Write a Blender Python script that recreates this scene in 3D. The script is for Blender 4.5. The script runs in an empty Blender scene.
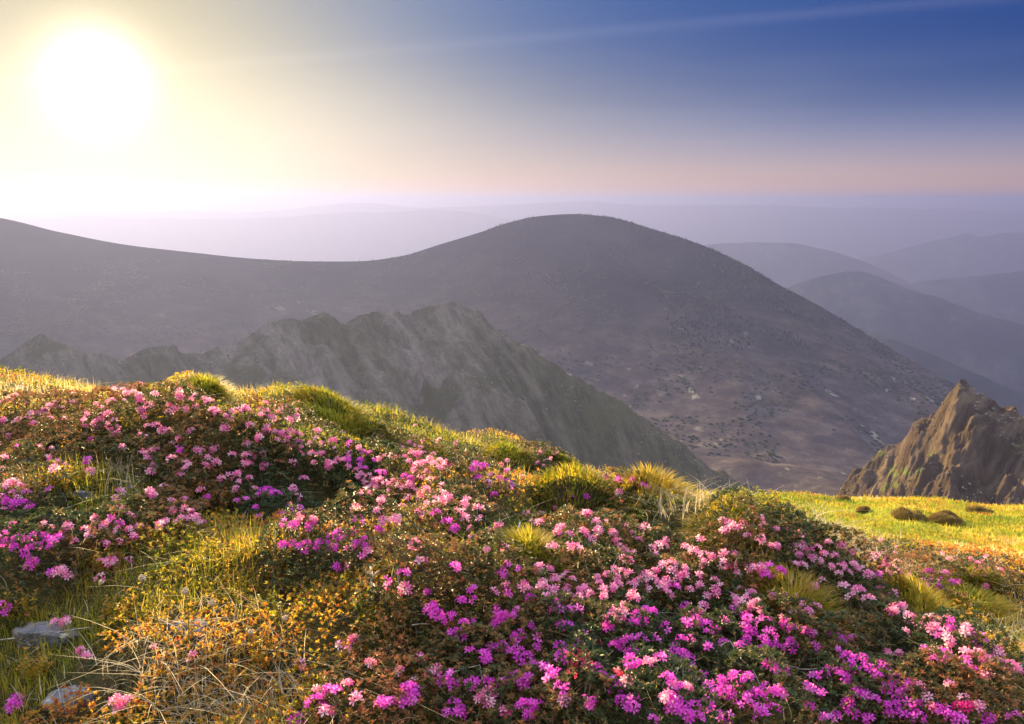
import bpy, math, random
import numpy as np
from mathutils import Matrix, Vector
C = bpy.context.scene
COL = C.collection
rng = np.random.default_rng(7)
random.seed(7)
W, Hh, FP = 1024, 724, 887.0
PITCH = math.radians(10.35)
CP, SP = math.cos(PITCH), math.sin(PITCH)

# ------------------------------------------------------------------ camera
cam = bpy.data.cameras.new('camera'); cam.lens = FP / 1024 * 36; cam.sensor_width = 36
cam.clip_start = 0.05; cam.clip_end = 200000
co = bpy.data.objects.new('camera', cam); COL.objects.link(co)
co.location = (0, 0, 0); co.rotation_euler = (math.radians(90) - PITCH, 0, 0)
C.camera = co

def ray(px, py):
    px = np.asarray(px, float); py = np.asarray(py, float)
    cx = (px - 512) / FP; cy = -(py - 362) / FP
    return np.stack([cx, CP + cy * SP, -SP + cy * CP], -1)
def at(px, py, Y):
    d = ray(px, py); return d * (np.asarray(Y, float) / d[..., 1])[..., None]

# ------------------------------------------------------------------ world, sun
SUN = ray(95, 78); SUN = SUN / np.linalg.norm(SUN)
EL = math.asin(SUN[2]); AZ = math.atan2(SUN[0], SUN[1])
w = bpy.data.worlds.new('World'); C.world = w; w.use_nodes = True
nt = w.node_tree; nt.nodes.clear()
def N(t, **k):
    n = nt.nodes.new(t)
    for a, b in k.items(): setattr(n, a, b)
    return n
L = lambda a, b: nt.links.new(a, b)
out = N('ShaderNodeOutputWorld'); bg = N('ShaderNodeBackground'); L(bg.outputs[0], out.inputs[0])
SKY = 0.12
bg.inputs[1].default_value = SKY
sky = N('ShaderNodeTexSky', sky_type='NISHITA'); sky.sun_disc = False
sky.sun_elevation = EL; sky.sun_rotation = AZ; sky.altitude = 1800
sky.air_density = 1.3; sky.dust_density = 1.0; sky.ozone_density = 3.0
tc = N('ShaderNodeTexCoord'); nrm = N('ShaderNodeVectorMath', operation='NORMALIZE'); L(tc.outputs['Generated'], nrm.inputs[0])
sep = N('ShaderNodeSeparateXYZ'); L(nrm.outputs[0], sep.inputs[0])
def M(op, a, b=None, c=None):
    n = N('ShaderNodeMath', operation=op)
    for i, v in enumerate((a, b, c)):
        if v is None: continue
        if hasattr(v, 'links'): L(v, n.inputs[i])
        else: n.inputs[i].default_value = v
    return n.outputs[0]
def VS(col, s):   # colour * scalar
    n = N('ShaderNodeVectorMath', operation='SCALE')
    if hasattr(col, 'links'): L(col, n.inputs[0])
    else: n.inputs[0].default_value = col
    if hasattr(s, 'links'): L(s, n.inputs[3])
    else: n.inputs[3].default_value = s
    return n.outputs[0]
def VA(a, b):
    n = N('ShaderNodeVectorMath', operation='ADD'); L(a, n.inputs[0]); L(b, n.inputs[1]); return n.outputs[0]
dt = N('ShaderNodeVectorMath', operation='DOT_PRODUCT'); L(nrm.outputs[0], dt.inputs[0]); dt.inputs[1].default_value = tuple(SUN)
ang = M('ARCCOSINE', M('MINIMUM', dt.outputs['Value'], 0.999999))
elev = M('MAXIMUM', sep.outputs['Z'], 0.0)
# tint of the sky with height (deeper blue high up, rose belt near the horizon)
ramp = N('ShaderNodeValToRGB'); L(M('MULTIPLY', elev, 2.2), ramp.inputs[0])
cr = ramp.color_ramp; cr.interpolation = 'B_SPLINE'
STOPS = [(0, (.56, .40, .66)), (.10, (.40, .29, .56)), (.22, (.035, .075, .23)), (.36, (.005, .045, .19)), (.50, (.003, .035, .17)), (.72, (.3, .4, .6)), (.84, (1.2, 1.4, 1.8)), (1, (2, 2.2, 2.6))]  # last stops brighten the unseen upper sky as added fill
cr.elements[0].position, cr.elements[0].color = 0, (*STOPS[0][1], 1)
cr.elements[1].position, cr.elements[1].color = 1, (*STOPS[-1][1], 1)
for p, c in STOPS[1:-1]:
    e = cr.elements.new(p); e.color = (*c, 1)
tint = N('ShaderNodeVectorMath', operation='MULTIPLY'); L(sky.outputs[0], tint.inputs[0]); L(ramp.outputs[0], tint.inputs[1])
def gauss(s, a): return M('MULTIPLY', M('EXPONENT', M('MULTIPLY', M('POWER', M('DIVIDE', ang, s), 2.0), -1.0)), a)
def expo(s, a): return M('MULTIPLY', M('EXPONENT', M('MULTIPLY', M('DIVIDE', ang, s), -1.0)), a)
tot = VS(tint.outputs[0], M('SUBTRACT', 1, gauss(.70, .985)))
tot = VA(tot, VS((1, .92, .78), gauss(.040, .5 / SKY)))     # the solar disc seen through thin haze
tot = VA(tot, VS((1, .86, .52), expo(.10, .15 / SKY)))
tot = VA(tot, VS((1, .86, .50), gauss(.30, .185 / SKY)))
lowair = M('EXPONENT', M('MULTIPLY', M('POWER', M('DIVIDE', elev, .14), 3.0), -1.0))
tot = VA(tot, VS((1, .87, .66), M('MULTIPLY', gauss(.54, .21 / SKY), lowair)))
tot = VA(tot, VS((.10, .38, 1), M('MULTIPLY', M('MULTIPLY', expo(.40, .28 / SKY), M('SUBTRACT', 1, gauss(.3, 1.0))), M('SUBTRACT', 1, lowair))))
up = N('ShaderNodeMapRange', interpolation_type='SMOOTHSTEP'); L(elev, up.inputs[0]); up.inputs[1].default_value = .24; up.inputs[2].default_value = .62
tot = VA(tot, VS((.92, .90, 1), M('MULTIPLY', up.outputs[0], .52 / SKY)))     # added fill light: unseen sky overhead brightened to lift the shadows
# faint high cirrus streaks
ns = N('ShaderNodeTexNoise'); ns.inputs['Scale'].default_value = 2.2; ns.inputs['Detail'].default_value = 5
mp = N('ShaderNodeMapping'); mp.inputs['Scale'].default_value = (1, 1, 9); mp.inputs['Rotation'].default_value = (0, math.radians(5), 0)
L(nrm.outputs[0], mp.inputs[0]); L(mp.outputs[0], ns.inputs[0])
cz = M('MULTIPLY', M('MAXIMUM', M('SUBTRACT', ns.outputs[0], .5), 0), M('MULTIPLY', M('MULTIPLY', elev, lowair), .7 / SKY))
tot = VA(tot, VS((1, .95, .95), cz))
pa, pb = ray(300, 58), ray(1010, -4); nn = np.cross(pa, pb); nn /= np.linalg.norm(nn)
dl = N('ShaderNodeVectorMath', operation='DOT_PRODUCT'); L(nrm.outputs[0], dl.inputs[0]); dl.inputs[1].default_value = tuple(nn)
tr = M('EXPONENT', M('MULTIPLY', M('POWER', M('DIVIDE', dl.outputs['Value'], .0055), 2.0), -1.0))
tr = M('MULTIPLY', M('MULTIPLY', tr, .016 / SKY), M('ADD', ns.outputs[0], .2))
tot = VA(tot, VS((1, .9, .95), tr))
tot = VS(tot, .84)
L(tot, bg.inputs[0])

sl = bpy.data.lights.new('sun', 'SUN'); sl.energy = 5.0; sl.angle = math.radians(.5); sl.color = (1, .72, .31)
so = bpy.data.objects.new('sun', sl); COL.objects.link(so); so.location = (-50, 100, 60)
LE, LA = math.radians(19), math.radians(-29)
so.rotation_euler = Vector((math.sin(LA) * math.cos(LE), math.cos(LA) * math.cos(LE), math.sin(LE))).to_track_quat('Z', 'Y').to_euler()

C.view_settings.view_transform = 'Standard'; C.view_settings.look = 'None'
C.view_settings.exposure = 1.85; C.view_settings.gamma = 1
C.render.engine = 'CYCLES'
cy = C.cycles
cy.use_denoising = True; cy.denoiser = 'OPENIMAGEDENOISE'; cy.denoising_prefilter = 'ACCURATE'
cy.max_bounces = 5; cy.diffuse_bounces = 3; cy.glossy_bounces = 2; cy.transmission_bounces = 4; cy.volume_bounces = 0
cy.use_adaptive_sampling = True; cy.adaptive_threshold = 0.02
cy.caustics_reflective = False; cy.caustics_refractive = False; cy.sample_clamp_indirect = 4

# ------------------------------------------------------------------ helpers
def hash2(ix, iy, seed):
    n = (ix.astype(np.int64) * 374761393 + iy.astype(np.int64) * 668265263 + seed * 1274126177) & 0xffffffff
    n = ((n ^ (n >> 13)) * 1274126177) & 0xffffffff
    n = n ^ (n >> 16)
    return (n & 0xffff) / 65535.0
def vnoise(x, y, seed=0):
    ix = np.floor(x); iy = np.floor(y); fx = x - ix; fy = y - iy
    fx = fx * fx * fx * (fx * (fx * 6 - 15) + 10); fy = fy * fy * fy * (fy * (fy * 6 - 15) + 10)
    a = hash2(ix, iy, seed); b = hash2(ix + 1, iy, seed); c = hash2(ix, iy + 1, seed); d = hash2(ix + 1, iy + 1, seed)
    return (a * (1 - fx) + b * fx) * (1 - fy) + (c * (1 - fx) + d * fx) * fy - .5
def fbm(x, y, oct=5, seed=0, gain=.5):
    s = 0; a = 1; ca, sa = math.cos(.6), math.sin(.6)
    for o in range(oct):
        s = s + a * vnoise(x, y, seed + o * 17); x, y = (x * ca - y * sa) * 2.03 + 5.2, (x * sa + y * ca) * 2.03 + 1.3; a *= gain
    return s
def ridged(x, y, oct=5, seed=0):
    s = 0; a = 1; ca, sa = math.cos(.5), math.sin(.5)
    for o in range(oct):
        s = s + a * (1 - 2 * np.abs(vnoise(x, y, seed + o * 13)) * 2); x, y = (x * ca - y * sa) * 2.1 + 3.1, (x * sa + y * ca) * 2.1 + 7.7; a *= .5
    return s

def mesh_obj(name, V, F, mat, parent=None, attr=None, smooth=False):
    """V (n,3), F (m,k) all faces with k corners"""
    V = np.asarray(V, np.float32); F = np.asarray(F, np.int32)
    me = bpy.data.meshes.new(name)
    me.vertices.add(len(V)); me.vertices.foreach_set('co', V.ravel())
    k = F.shape[1]
    me.loops.add(F.size); me.loops.foreach_set('vertex_index', F.ravel())
    me.polygons.add(len(F)); me.polygons.foreach_set('loop_start', np.arange(len(F), dtype=np.int32) * k)
    me.polygons.foreach_set('use_smooth', np.full(len(F), smooth, bool))
    me.update(calc_edges=True)
    if attr is not None:
        for an, av in attr.items():
            a = me.attributes.new(an, 'FLOAT', 'POINT'); a.data.foreach_set('value', np.asarray(av, np.float32))
    for m in (mat if isinstance(mat, (list, tuple)) else [mat]): me.materials.append(m)
    o = bpy.data.objects.new(name, me); COL.objects.link(o)
    if parent: o.parent = parent
    return o
def tag(o, label=None, cat=None, group=None, kind=None):
    if label: o['label'] = label
    if cat: o['category'] = cat
    if group: o['group'] = group
    if kind: o['kind'] = kind
    return o
def empty(name, loc):
    o = bpy.data.objects.new(name, None); COL.objects.link(o); o.location = tuple(float(v) for v in loc); o.empty_display_size = .05
    return o
def rotz(a):
    c, s = np.cos(a), np.sin(a); z = np.zeros_like(a); o = np.ones_like(a)
    return np.stack([np.stack([c, -s, z], -1), np.stack([s, c, z], -1), np.stack([z, z, o], -1)], -2)
def roty(a):
    c, s = np.cos(a), np.sin(a); z = np.zeros_like(a); o = np.ones_like(a)
    return np.stack([np.stack([c, z, s], -1), np.stack([z, o, z], -1), np.stack([-s, z, c], -1)], -2)
def rotx(a):
    c, s = np.cos(a), np.sin(a); z = np.zeros_like(a); o = np.ones_like(a)
    return np.stack([np.stack([o, z, z], -1), np.stack([z, c, -s], -1), np.stack([z, s, c], -1)], -2)
def stamp(TV, TF, P, R, S):
    """merge n transformed copies of one small template"""
    TV = np.asarray(TV, float); TF = np.asarray(TF, int); n = len(P)
    S = np.asarray(S, float); S = S[:, None] if S.ndim == 1 else S
    V = np.einsum('nij,nvj->nvi', R, TV[None] * S[:, None, :]) + P[:, None, :]
    F = TF[None] + (np.arange(n) * len(TV))[:, None, None]
    return V.reshape(-1, 3), F.reshape(-1, TF.shape[1])

def mat_new(name):
    m = bpy.data.materials.new(name); m.use_nodes = True; t = m.node_tree; t.nodes.clear(); return m, t
def leaf_mat(name, ramp_cols, trans=.5, rough=.5, spec=.3, attr='tint', tboost=1.4, var=0.0):
    """thin leaf: reflecting + light passing through; intrinsic colour varies leaf by leaf"""
    m, t = mat_new(name); n = t.nodes.new; l = t.links.new
    o = n('ShaderNodeOutputMaterial'); a = n('ShaderNodeAttribute'); a.attribute_name = attr
    r = n('ShaderNodeValToRGB'); l(a.outputs['Fac'], r.inputs[0])
    e = r.color_ramp.elements
    e[0].position, e[0].color = ramp_cols[0][0], (*ramp_cols[0][1], 1)
    e[1].position, e[1].color = ramp_cols[-1][0], (*ramp_cols[-1][1], 1)
    for p, c in ramp_cols[1:-1]: q = e.new(p); q.color = (*c, 1)
    b = n('ShaderNodeBsdfPrincipled'); b.inputs['Roughness'].default_value = rough; b.inputs['Specular IOR Level'].default_value = spec
    tr = n('ShaderNodeBsdfTranslucent'); g = n('ShaderNodeVectorMath'); g.operation = 'SCALE'; g.inputs[3].default_value = tboost
    mx = n('ShaderNodeMixShader'); mx.inputs[0].default_value = trans
    l(r.outputs[0], b.inputs['Base Color']); l(r.outputs[0], g.inputs[0]); l(g.outputs[0], tr.inputs[0])
    l(b.outputs[0], mx.inputs[1]); l(tr.outputs[0], mx.inputs[2]); l(mx.outputs[0], o.inputs[0])
    return m

def noise_ramp(t, scale, stops, detail=6, vec=None, rough=.6, stretch=None, rot=(0, 0, 0)):
    n = t.nodes.new; l = t.links.new
    g = n('ShaderNodeNewGeometry'); mpn = n('ShaderNodeMapping'); l(g.outputs['Position'], mpn.inputs[0])
    mpn.inputs['Scale'].default_value = stretch or (1, 1, 1); mpn.inputs['Rotation'].default_value = rot
    x = n('ShaderNodeTexNoise'); x.inputs['Scale'].default_value = scale; x.inputs['Detail'].default_value = detail; x.inputs['Roughness'].default_value = rough
    l(mpn.outputs[0], x.inputs[0]); r = n('ShaderNodeValToRGB'); l(x.outputs[0], r.inputs[0])
    e = r.color_ramp.elements
    e[0].position, e[0].color = stops[0][0], (*stops[0][1], 1); e[1].position, e[1].color = stops[-1][0], (*stops[-1][1], 1)
    for p, c in stops[1:-1]: q = e.new(p); q.color = (*c, 1)
    return r.outputs[0], x.outputs[0]
def mixc(t, f, a, b):
    x = t.nodes.new('ShaderNodeMix'); x.data_type = 'RGBA'
    for s, v in ((x.inputs[0], f), (x.inputs[6], a), (x.inputs[7], b)):
        if hasattr(v, 'links'): t.links.new(v, s)
        else: s.default_value = v if not isinstance(v, tuple) else (*v, 1)
    return x.outputs[2]
def ground_mat(name, col, rough=.95, bump=None, bstr=.5, bdist=.02):
    pass
def finish(t, colsock, rough=.95, bumpsock=None, bstr=.5, bdist=.02, spec=.1):
    n = t.nodes.new; l = t.links.new
    o = n('ShaderNodeOutputMaterial'); b = n('ShaderNodeBsdfPrincipled'); b.inputs['Roughness'].default_value = rough; b.inputs['Specular IOR Level'].default_value = spec
    l(colsock, b.inputs['Base Color']); l(b.outputs[0], o.inputs[0])
    if bumpsock is not None:
        u = n('ShaderNodeBump'); u.inputs['Strength'].default_value = bstr; u.inputs['Distance'].default_value = bdist
        l(bumpsock, u.inputs['Height']); l(u.outputs[0], b.inputs['Normal'])

# ------------------------------------------------------------------ distant terrain
def grid_faces(nu, nv):
    i = np.arange(nu - 1)[:, None] * nv + np.arange(nv - 1)[None]
    return np.stack([i, i + nv, i + nv + 1, i + 1], -1).reshape(-1, 4)
def smooth_interp(x, xp, fp):
    xp = np.asarray(xp); fp = np.asarray(fp); d = np.diff(fp) / np.diff(xp)
    m = np.zeros_like(fp); m[1:-1] = np.where(d[:-1] * d[1:] > 0, 2 * d[:-1] * d[1:] / (d[:-1] + d[1:] + 1e-12), 0); m[0] = d[0]; m[-1] = d[-1]
    k = np.clip(np.searchsorted(xp, x) - 1, 0, len(xp) - 2); h = xp[k + 1] - xp[k]; s = np.clip((x - xp[k]) / h, 0, 1)
    return (2*s**3-3*s**2+1)*fp[k] + (s**3-2*s**2+s)*h*m[k] + (-2*s**3+3*s**2)*fp[k+1] + (s**3-s**2)*h*m[k+1]
VALLEY = -450.0
def mountain(name, crest, mat, front, back, disp, nu=400, nv=120, vpow=1.0, base=VALLEY - 20, sm=True, smooth=True, bback=None):
    """crest: (px, py, depth) along the skyline; front/back: metres over which it falls to the valley"""
    c = np.array(crest, float); P = at(c[:, 0], c[:, 1], c[:, 2])
    u = P[:, 0] / P[:, 1]
    uu = np.linspace(u[0], u[-1], nu)
    f = smooth_interp if sm else np.interp
    tcr = np.interp(uu, u, P[:, 1]); zc = f(uu, u, P[:, 2])
    s = np.concatenate([-np.linspace(1, 0, nv) ** 1.4, (np.linspace(0, 1, nv // 3)[1:]) ** 1.3])
    T = tcr[:, None] + np.where(s[None] < 0, s[None] * front, s[None] * back)
    U = np.repeat(uu[:, None], len(s), 1); X = U * T
    a = np.abs(s)[None]
    fall = np.where(s[None] < 0, 1 - (1 - a) ** 1.0 * (1 - .25 * np.sin(np.pi * a)), a ** .9)
    fall = np.where(s[None] < 0, a ** vpow, a)
    Z = zc[:, None] * (1 - fall) + np.where(s[None] < 0, base, bback if bback else base) * fall
    D = disp(X, T, a, U); rb = None
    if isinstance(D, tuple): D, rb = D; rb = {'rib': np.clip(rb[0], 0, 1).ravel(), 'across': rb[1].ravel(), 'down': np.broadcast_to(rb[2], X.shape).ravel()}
    Z = Z + D
    V = np.stack([X, T, Z], -1).reshape(-1, 3)
    o = mesh_obj(name, V, grid_faces(nu, len(s)), mat, smooth=smooth, attr=rb)
    tag(o, kind='structure')
    return o, (uu, tcr, s, X, T, Z)

# materials of the far land
m, t = mat_new('heath_forest_painted_mist')
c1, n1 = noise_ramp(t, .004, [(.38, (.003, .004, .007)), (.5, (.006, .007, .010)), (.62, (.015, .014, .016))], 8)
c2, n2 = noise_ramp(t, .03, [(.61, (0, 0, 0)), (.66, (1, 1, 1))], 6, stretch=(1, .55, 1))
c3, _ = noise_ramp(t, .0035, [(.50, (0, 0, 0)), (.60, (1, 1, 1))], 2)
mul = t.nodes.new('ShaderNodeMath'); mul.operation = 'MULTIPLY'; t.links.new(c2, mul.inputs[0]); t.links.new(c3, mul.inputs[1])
# below the tree line: scree, pasture and scrub, paled to paint in valley mist; above: dark forest and heath, blued for haze
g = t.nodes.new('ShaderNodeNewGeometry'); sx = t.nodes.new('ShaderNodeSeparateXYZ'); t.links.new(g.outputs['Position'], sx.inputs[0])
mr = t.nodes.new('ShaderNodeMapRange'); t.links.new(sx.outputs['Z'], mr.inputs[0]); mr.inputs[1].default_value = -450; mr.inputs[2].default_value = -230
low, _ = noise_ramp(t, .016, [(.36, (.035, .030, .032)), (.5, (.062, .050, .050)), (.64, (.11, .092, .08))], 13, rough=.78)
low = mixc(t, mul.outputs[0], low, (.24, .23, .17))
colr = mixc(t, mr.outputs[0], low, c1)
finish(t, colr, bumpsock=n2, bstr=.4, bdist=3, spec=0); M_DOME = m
m, t = mat_new('far_woodland')
c1, n1 = noise_ramp(t, .003, [(.42, (.015, .022, .022)), (.52, (.028, .036, .032)), (.60, (.055, .06, .05))], 11, rough=.7)
finish(t, c1, bumpsock=n1, bstr=.6, bdist=20, spec=0); M_FAR = m
m, t = mat_new('ridge_rock_turf_painted_sun')
def flow_noise(sa, sd):
    n = t.nodes.new; l = t.links.new; a1 = n('ShaderNodeAttribute'); a1.attribute_name = 'across'; a2 = n('ShaderNodeAttribute'); a2.attribute_name = 'down'
    cb = n('ShaderNodeCombineXYZ')
    for i_, (a_, s_) in enumerate(((a1, sa), (a2, sd))):
        mu = n('ShaderNodeMath'); mu.operation = 'MULTIPLY'; l(a_.outputs['Fac'], mu.inputs[0]); mu.inputs[1].default_value = s_; l(mu.outputs[0], cb.inputs[i_])
    x = n('ShaderNodeTexNoise'); x.inputs['Scale'].default_value = 1; x.inputs['Detail'].default_value = 12; x.inputs['Roughness'].default_value = .8; l(cb.outputs[0], x.inputs[0])
    r = n('ShaderNodeValToRGB'); l(x.outputs[0], r.inputs[0]); r.color_ramp.elements[0].position = .40; r.color_ramp.elements[1].position = .62
    return r.outputs[0], x.outputs[0]
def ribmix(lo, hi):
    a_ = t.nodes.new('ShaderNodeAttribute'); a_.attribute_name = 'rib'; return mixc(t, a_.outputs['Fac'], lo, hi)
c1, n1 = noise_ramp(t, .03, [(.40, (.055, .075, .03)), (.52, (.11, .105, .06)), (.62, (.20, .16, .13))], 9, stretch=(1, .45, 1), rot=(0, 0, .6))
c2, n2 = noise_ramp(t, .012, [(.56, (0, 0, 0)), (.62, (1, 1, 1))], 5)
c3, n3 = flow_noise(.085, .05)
colr = mixc(t, c2, mixc(t, c3, ribmix((.10, .092, .055), (.21, .175, .135)), ribmix((.19, .17, .10), (.42, .35, .28))), (.15, .14, .075))  # pale rib stripes paint grazing sunlight into the rock and turf colour
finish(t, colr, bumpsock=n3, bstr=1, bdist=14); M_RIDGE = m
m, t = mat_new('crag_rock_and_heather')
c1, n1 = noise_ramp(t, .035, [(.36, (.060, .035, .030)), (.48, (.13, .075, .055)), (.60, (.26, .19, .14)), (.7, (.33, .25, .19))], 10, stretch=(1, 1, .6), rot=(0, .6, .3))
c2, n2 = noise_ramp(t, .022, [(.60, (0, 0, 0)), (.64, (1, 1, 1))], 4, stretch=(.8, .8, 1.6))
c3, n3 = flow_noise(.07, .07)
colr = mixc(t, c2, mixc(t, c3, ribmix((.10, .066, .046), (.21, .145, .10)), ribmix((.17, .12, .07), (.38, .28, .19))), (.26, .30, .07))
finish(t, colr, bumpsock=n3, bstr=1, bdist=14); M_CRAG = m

# valley floor sheet, out to the horizon
rr = np.concatenate([[0], np.geomspace(150, 90000, 300)]); th = np.linspace(0, 2 * np.pi, 361)
R_, T_ = np.meshgrid(rr, th, indexing='ij'); X = R_ * np.sin(T_); Y = R_ * np.cos(T_)
Z = VALLEY - 500 * np.clip((X / np.maximum(Y, 1) - .38) * 5, 0, 1) * np.clip((Y - 1200) / 800, 0, 1) - 1800 * np.clip((R_ - 2600) / 3600, 0, 1) + 150 * fbm(X / 600, Y / 600, 6, 3) * np.clip(R_ / 900, 0, 1)
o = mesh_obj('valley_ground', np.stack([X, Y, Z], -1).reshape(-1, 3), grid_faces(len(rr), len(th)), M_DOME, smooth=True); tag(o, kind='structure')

def disp_soft(amp, sc, seed): return lambda X, T, a, U: amp * (1.2 * fbm(X / sc, T / sc, 6, seed) + .9 * (ridged(X / sc * 1.1, T / sc * .35, 5, seed + 7) - 1)) * np.clip(a * 6, .16, 1)
dome_crest = [(-260, 190, 2500), (-120, 205, 2550), (0, 218, 2600), (60, 232, 2650), (130, 245, 2700), (200, 253, 2750), (260, 259, 2800), (310, 261, 2850), (360, 261, 2900),
    (400, 256, 2950), (440, 244, 3000), (480, 232, 3000), (510, 222, 3000), (540, 216, 3000), (575, 214, 3000), (610, 217, 3000), (650, 228, 2950), (700, 244, 2850),
    (740, 262, 2750), (780, 285, 2650), (820, 306, 2550), (860, 330, 2450), (900, 354, 2350), (940, 376, 2250), (980, 400, 2150), (1040, 430, 2050), (1110, 470, 1950)]
def dome_disp(X, T, a, U):
    spur = ridged(X / 520 + T / 2600, T / 1500, 3, 5) - 1.0
    return (10 * fbm(X / 260, T / 320, 4, 9) + 16 * spur) * np.clip(a * 5, .04, 1) * np.clip((1 - a) * 4, 0, 1) + 1.5 * fbm(X / 30, T / 30, 3, 19) * np.clip(a * 8, .3, 1)
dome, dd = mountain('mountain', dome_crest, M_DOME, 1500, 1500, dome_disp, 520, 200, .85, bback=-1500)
mountain('hills', [(700, 345, 4524), (790, 338, 4524), (840, 332, 4527), (870, 334, 4422), (900, 342, 4317), (950, 361, 4212), (1024, 392, 4001), (1120, 430, 3790)], M_FAR, 1300, 900, disp_soft(60, 400, 21), 160, 50, base=-2350)
mountain('hills', [(700, 330, 6664), (760, 300, 6545), (795, 284, 6426), (830, 274, 6307), (852, 272, 6247), (880, 278, 6188), (920, 292, 6069), (960, 305, 5950), (1000, 317, 5831), (1060, 332, 5712), (1140, 350, 5712)], M_FAR, 1500, 1500, disp_soft(70, 500, 36), 220, 60, base=-2350)
mountain('hills', [(860, 300, 8935), (910, 284, 8812), (950, 278, 8690), (1000, 272, 8568), (1060, 268, 8568), (1160, 275, 8568)], M_FAR, 2000, 1500, disp_soft(80, 700, 49), 160, 50, base=-2350)
mountain('hills', [(640, 262, 10687), (690, 247, 10462), (730, 242, 10350), (780, 242, 10125), (820, 248, 10012), (860, 260, 9900), (890, 272, 9787), (930, 292, 9675)], M_FAR, 2200, 1500, disp_soft(80, 800, 57), 160, 50, base=-2350)
mountain('hills', [(820, 268, 14137), (870, 256, 13798), (900, 249, 13572), (930, 241, 13572), (952, 237, 13572), (967, 233, 13572), (980, 236, 13572), (1000, 233, 13572), (1040, 230, 13572), (1150, 234, 13572)], M_FAR, 3000, 2000, disp_soft(90, 900, 68), 160, 50, base=-2350)
mountain('hills', [(-200, 228, 18000), (-60, 222, 18000), (40, 219, 18000), (90, 216, 18000), (150, 217, 18000), (210, 219, 18000), (290, 216, 18000), (322, 213, 18000), (400, 211, 18000), (450, 210, 18000), (490, 215, 18000), (540, 226, 18000), (600, 240, 18000)], M_FAR, 3500, 2000, disp_soft(110, 1400, 85), 220, 50, base=-2350)
mountain('hills', [(560, 225, 23000), (640, 214, 23000), (720, 216, 23000), (800, 213, 23000), (870, 214, 23000), (950, 213, 23000), (1020, 217, 23000), (1150, 215, 23000)], M_FAR, 4000, 2000, disp_soft(120, 2000, 87), 220, 50, base=-2350)
mountain('hills', [(-200, 212, 23000), (0, 214, 23000), (150, 211, 23000), (240, 212, 23000), (310, 207, 23000), (365, 203, 23000), (420, 207, 23000), (500, 205, 23000), (585, 201, 23000), (650, 205, 23000), (760, 205, 23000), (850, 207, 23000), (950, 208, 23000), (1040, 212, 23000), (1200, 212, 23000)], M_FAR, 6000, 3000, disp_soft(110, 2200, 81), 300, 40, base=-2350)

ridge_crest = [(-220, 400, 1000), (-60, 372, 1000), (0, 354, 1000), (20, 343, 1000), (36, 336, 1000), (41, 332, 1000), (46, 337, 1000), (60, 342, 1010), (80, 349, 1010), (100, 354, 1020), (122, 357, 1020), (135, 351, 1030), (155, 346, 1030),
    (168, 347, 1030), (174, 344, 1030), (180, 352, 1040), (195, 354, 1040), (215, 348, 1040), (240, 341, 1050), (262, 327, 1060), (290, 319, 1070), (300, 321, 1070), (314, 314, 1080), (322, 311, 1080), (335, 316, 1080), (345, 322, 1080),
    (357, 313, 1090), (380, 311, 1090), (392, 313, 1090), (405, 317, 1090), (430, 307, 1100), (455, 303, 1100), (475, 308, 1090), (490, 319, 1080), (510, 331, 1060), (535, 350, 1030), (560, 366, 1010),
    (600, 389, 980), (640, 413, 950), (680, 440, 920), (720, 466, 900), (760, 488, 880), (820, 520, 860)]
def ridge_disp(X, T, a, U):
    # buttresses running down and to the right from the crest
    q = U * 1100 - (1100 - T) * .55
    rib = ridged(q / 120, T / 420, 4, 91) - 1.1
    fine = fbm(X / 24, T / 24, 6, 95)
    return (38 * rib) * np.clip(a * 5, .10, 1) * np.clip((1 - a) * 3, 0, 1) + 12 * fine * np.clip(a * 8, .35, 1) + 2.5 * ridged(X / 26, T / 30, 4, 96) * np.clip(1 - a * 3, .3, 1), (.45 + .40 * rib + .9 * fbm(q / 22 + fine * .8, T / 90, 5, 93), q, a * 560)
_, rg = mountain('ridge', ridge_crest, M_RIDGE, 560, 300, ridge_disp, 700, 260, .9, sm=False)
crag_crest = [(760, 545, 800), (820, 505, 780), (860, 475, 760), (900, 443, 740), (920, 417, 730), (945, 395, 720), (957, 386, 715), (960, 381, 715), (966, 381, 715), (969, 387, 710), (990, 390, 700), (1010, 397, 690), (1024, 402, 680), (1060, 410, 660), (1140, 450, 640)]
def crag_disp(X, T, a, U):
    q = U * 700 + (700 - T) * .9
    rib = ridged(q / 34, T / 300, 4, 97) - 1.1
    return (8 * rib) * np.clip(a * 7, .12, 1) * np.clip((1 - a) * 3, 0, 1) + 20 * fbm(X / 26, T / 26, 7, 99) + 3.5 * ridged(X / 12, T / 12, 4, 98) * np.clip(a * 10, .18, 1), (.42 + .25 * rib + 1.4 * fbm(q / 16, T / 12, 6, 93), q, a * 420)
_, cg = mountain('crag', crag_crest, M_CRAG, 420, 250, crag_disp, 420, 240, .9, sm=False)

# spruce forest over the right shoulder of the mountain, one far wood
uu, tcr, sS, XX, TT, ZZ = dd
n = 60000
iu = rng.integers(0, len(uu) - 1, n); js = rng.integers(60, len(sS) - 1, n)
fu, fs = rng.random(n), rng.random(n)
def bil(A): return (A[iu, js] * (1 - fu) + A[np.minimum(iu + 1, len(uu) - 1), js] * fu) * (1 - fs) + (A[iu, js + 1] * (1 - fu) + A[np.minimum(iu + 1, len(uu) - 1), js + 1] * fu) * fs
px_, py_, pz_ = bil(XX), bil(TT), bil(ZZ)
keep = (fbm(px_ / 160, py_ / 160, 4, 44) + (px_ / py_ - .10) * 1.6 + (pz_ + 260) / 900 > -.05) & (pz_ > -250 + 260 * fbm(px_ / 220, py_ / 300, 4, 45))
P = np.stack([px_, py_, pz_ - 1], -1)[keep]; n = len(P)
k = 6; a_ = np.arange(k) * 2 * np.pi / k
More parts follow.
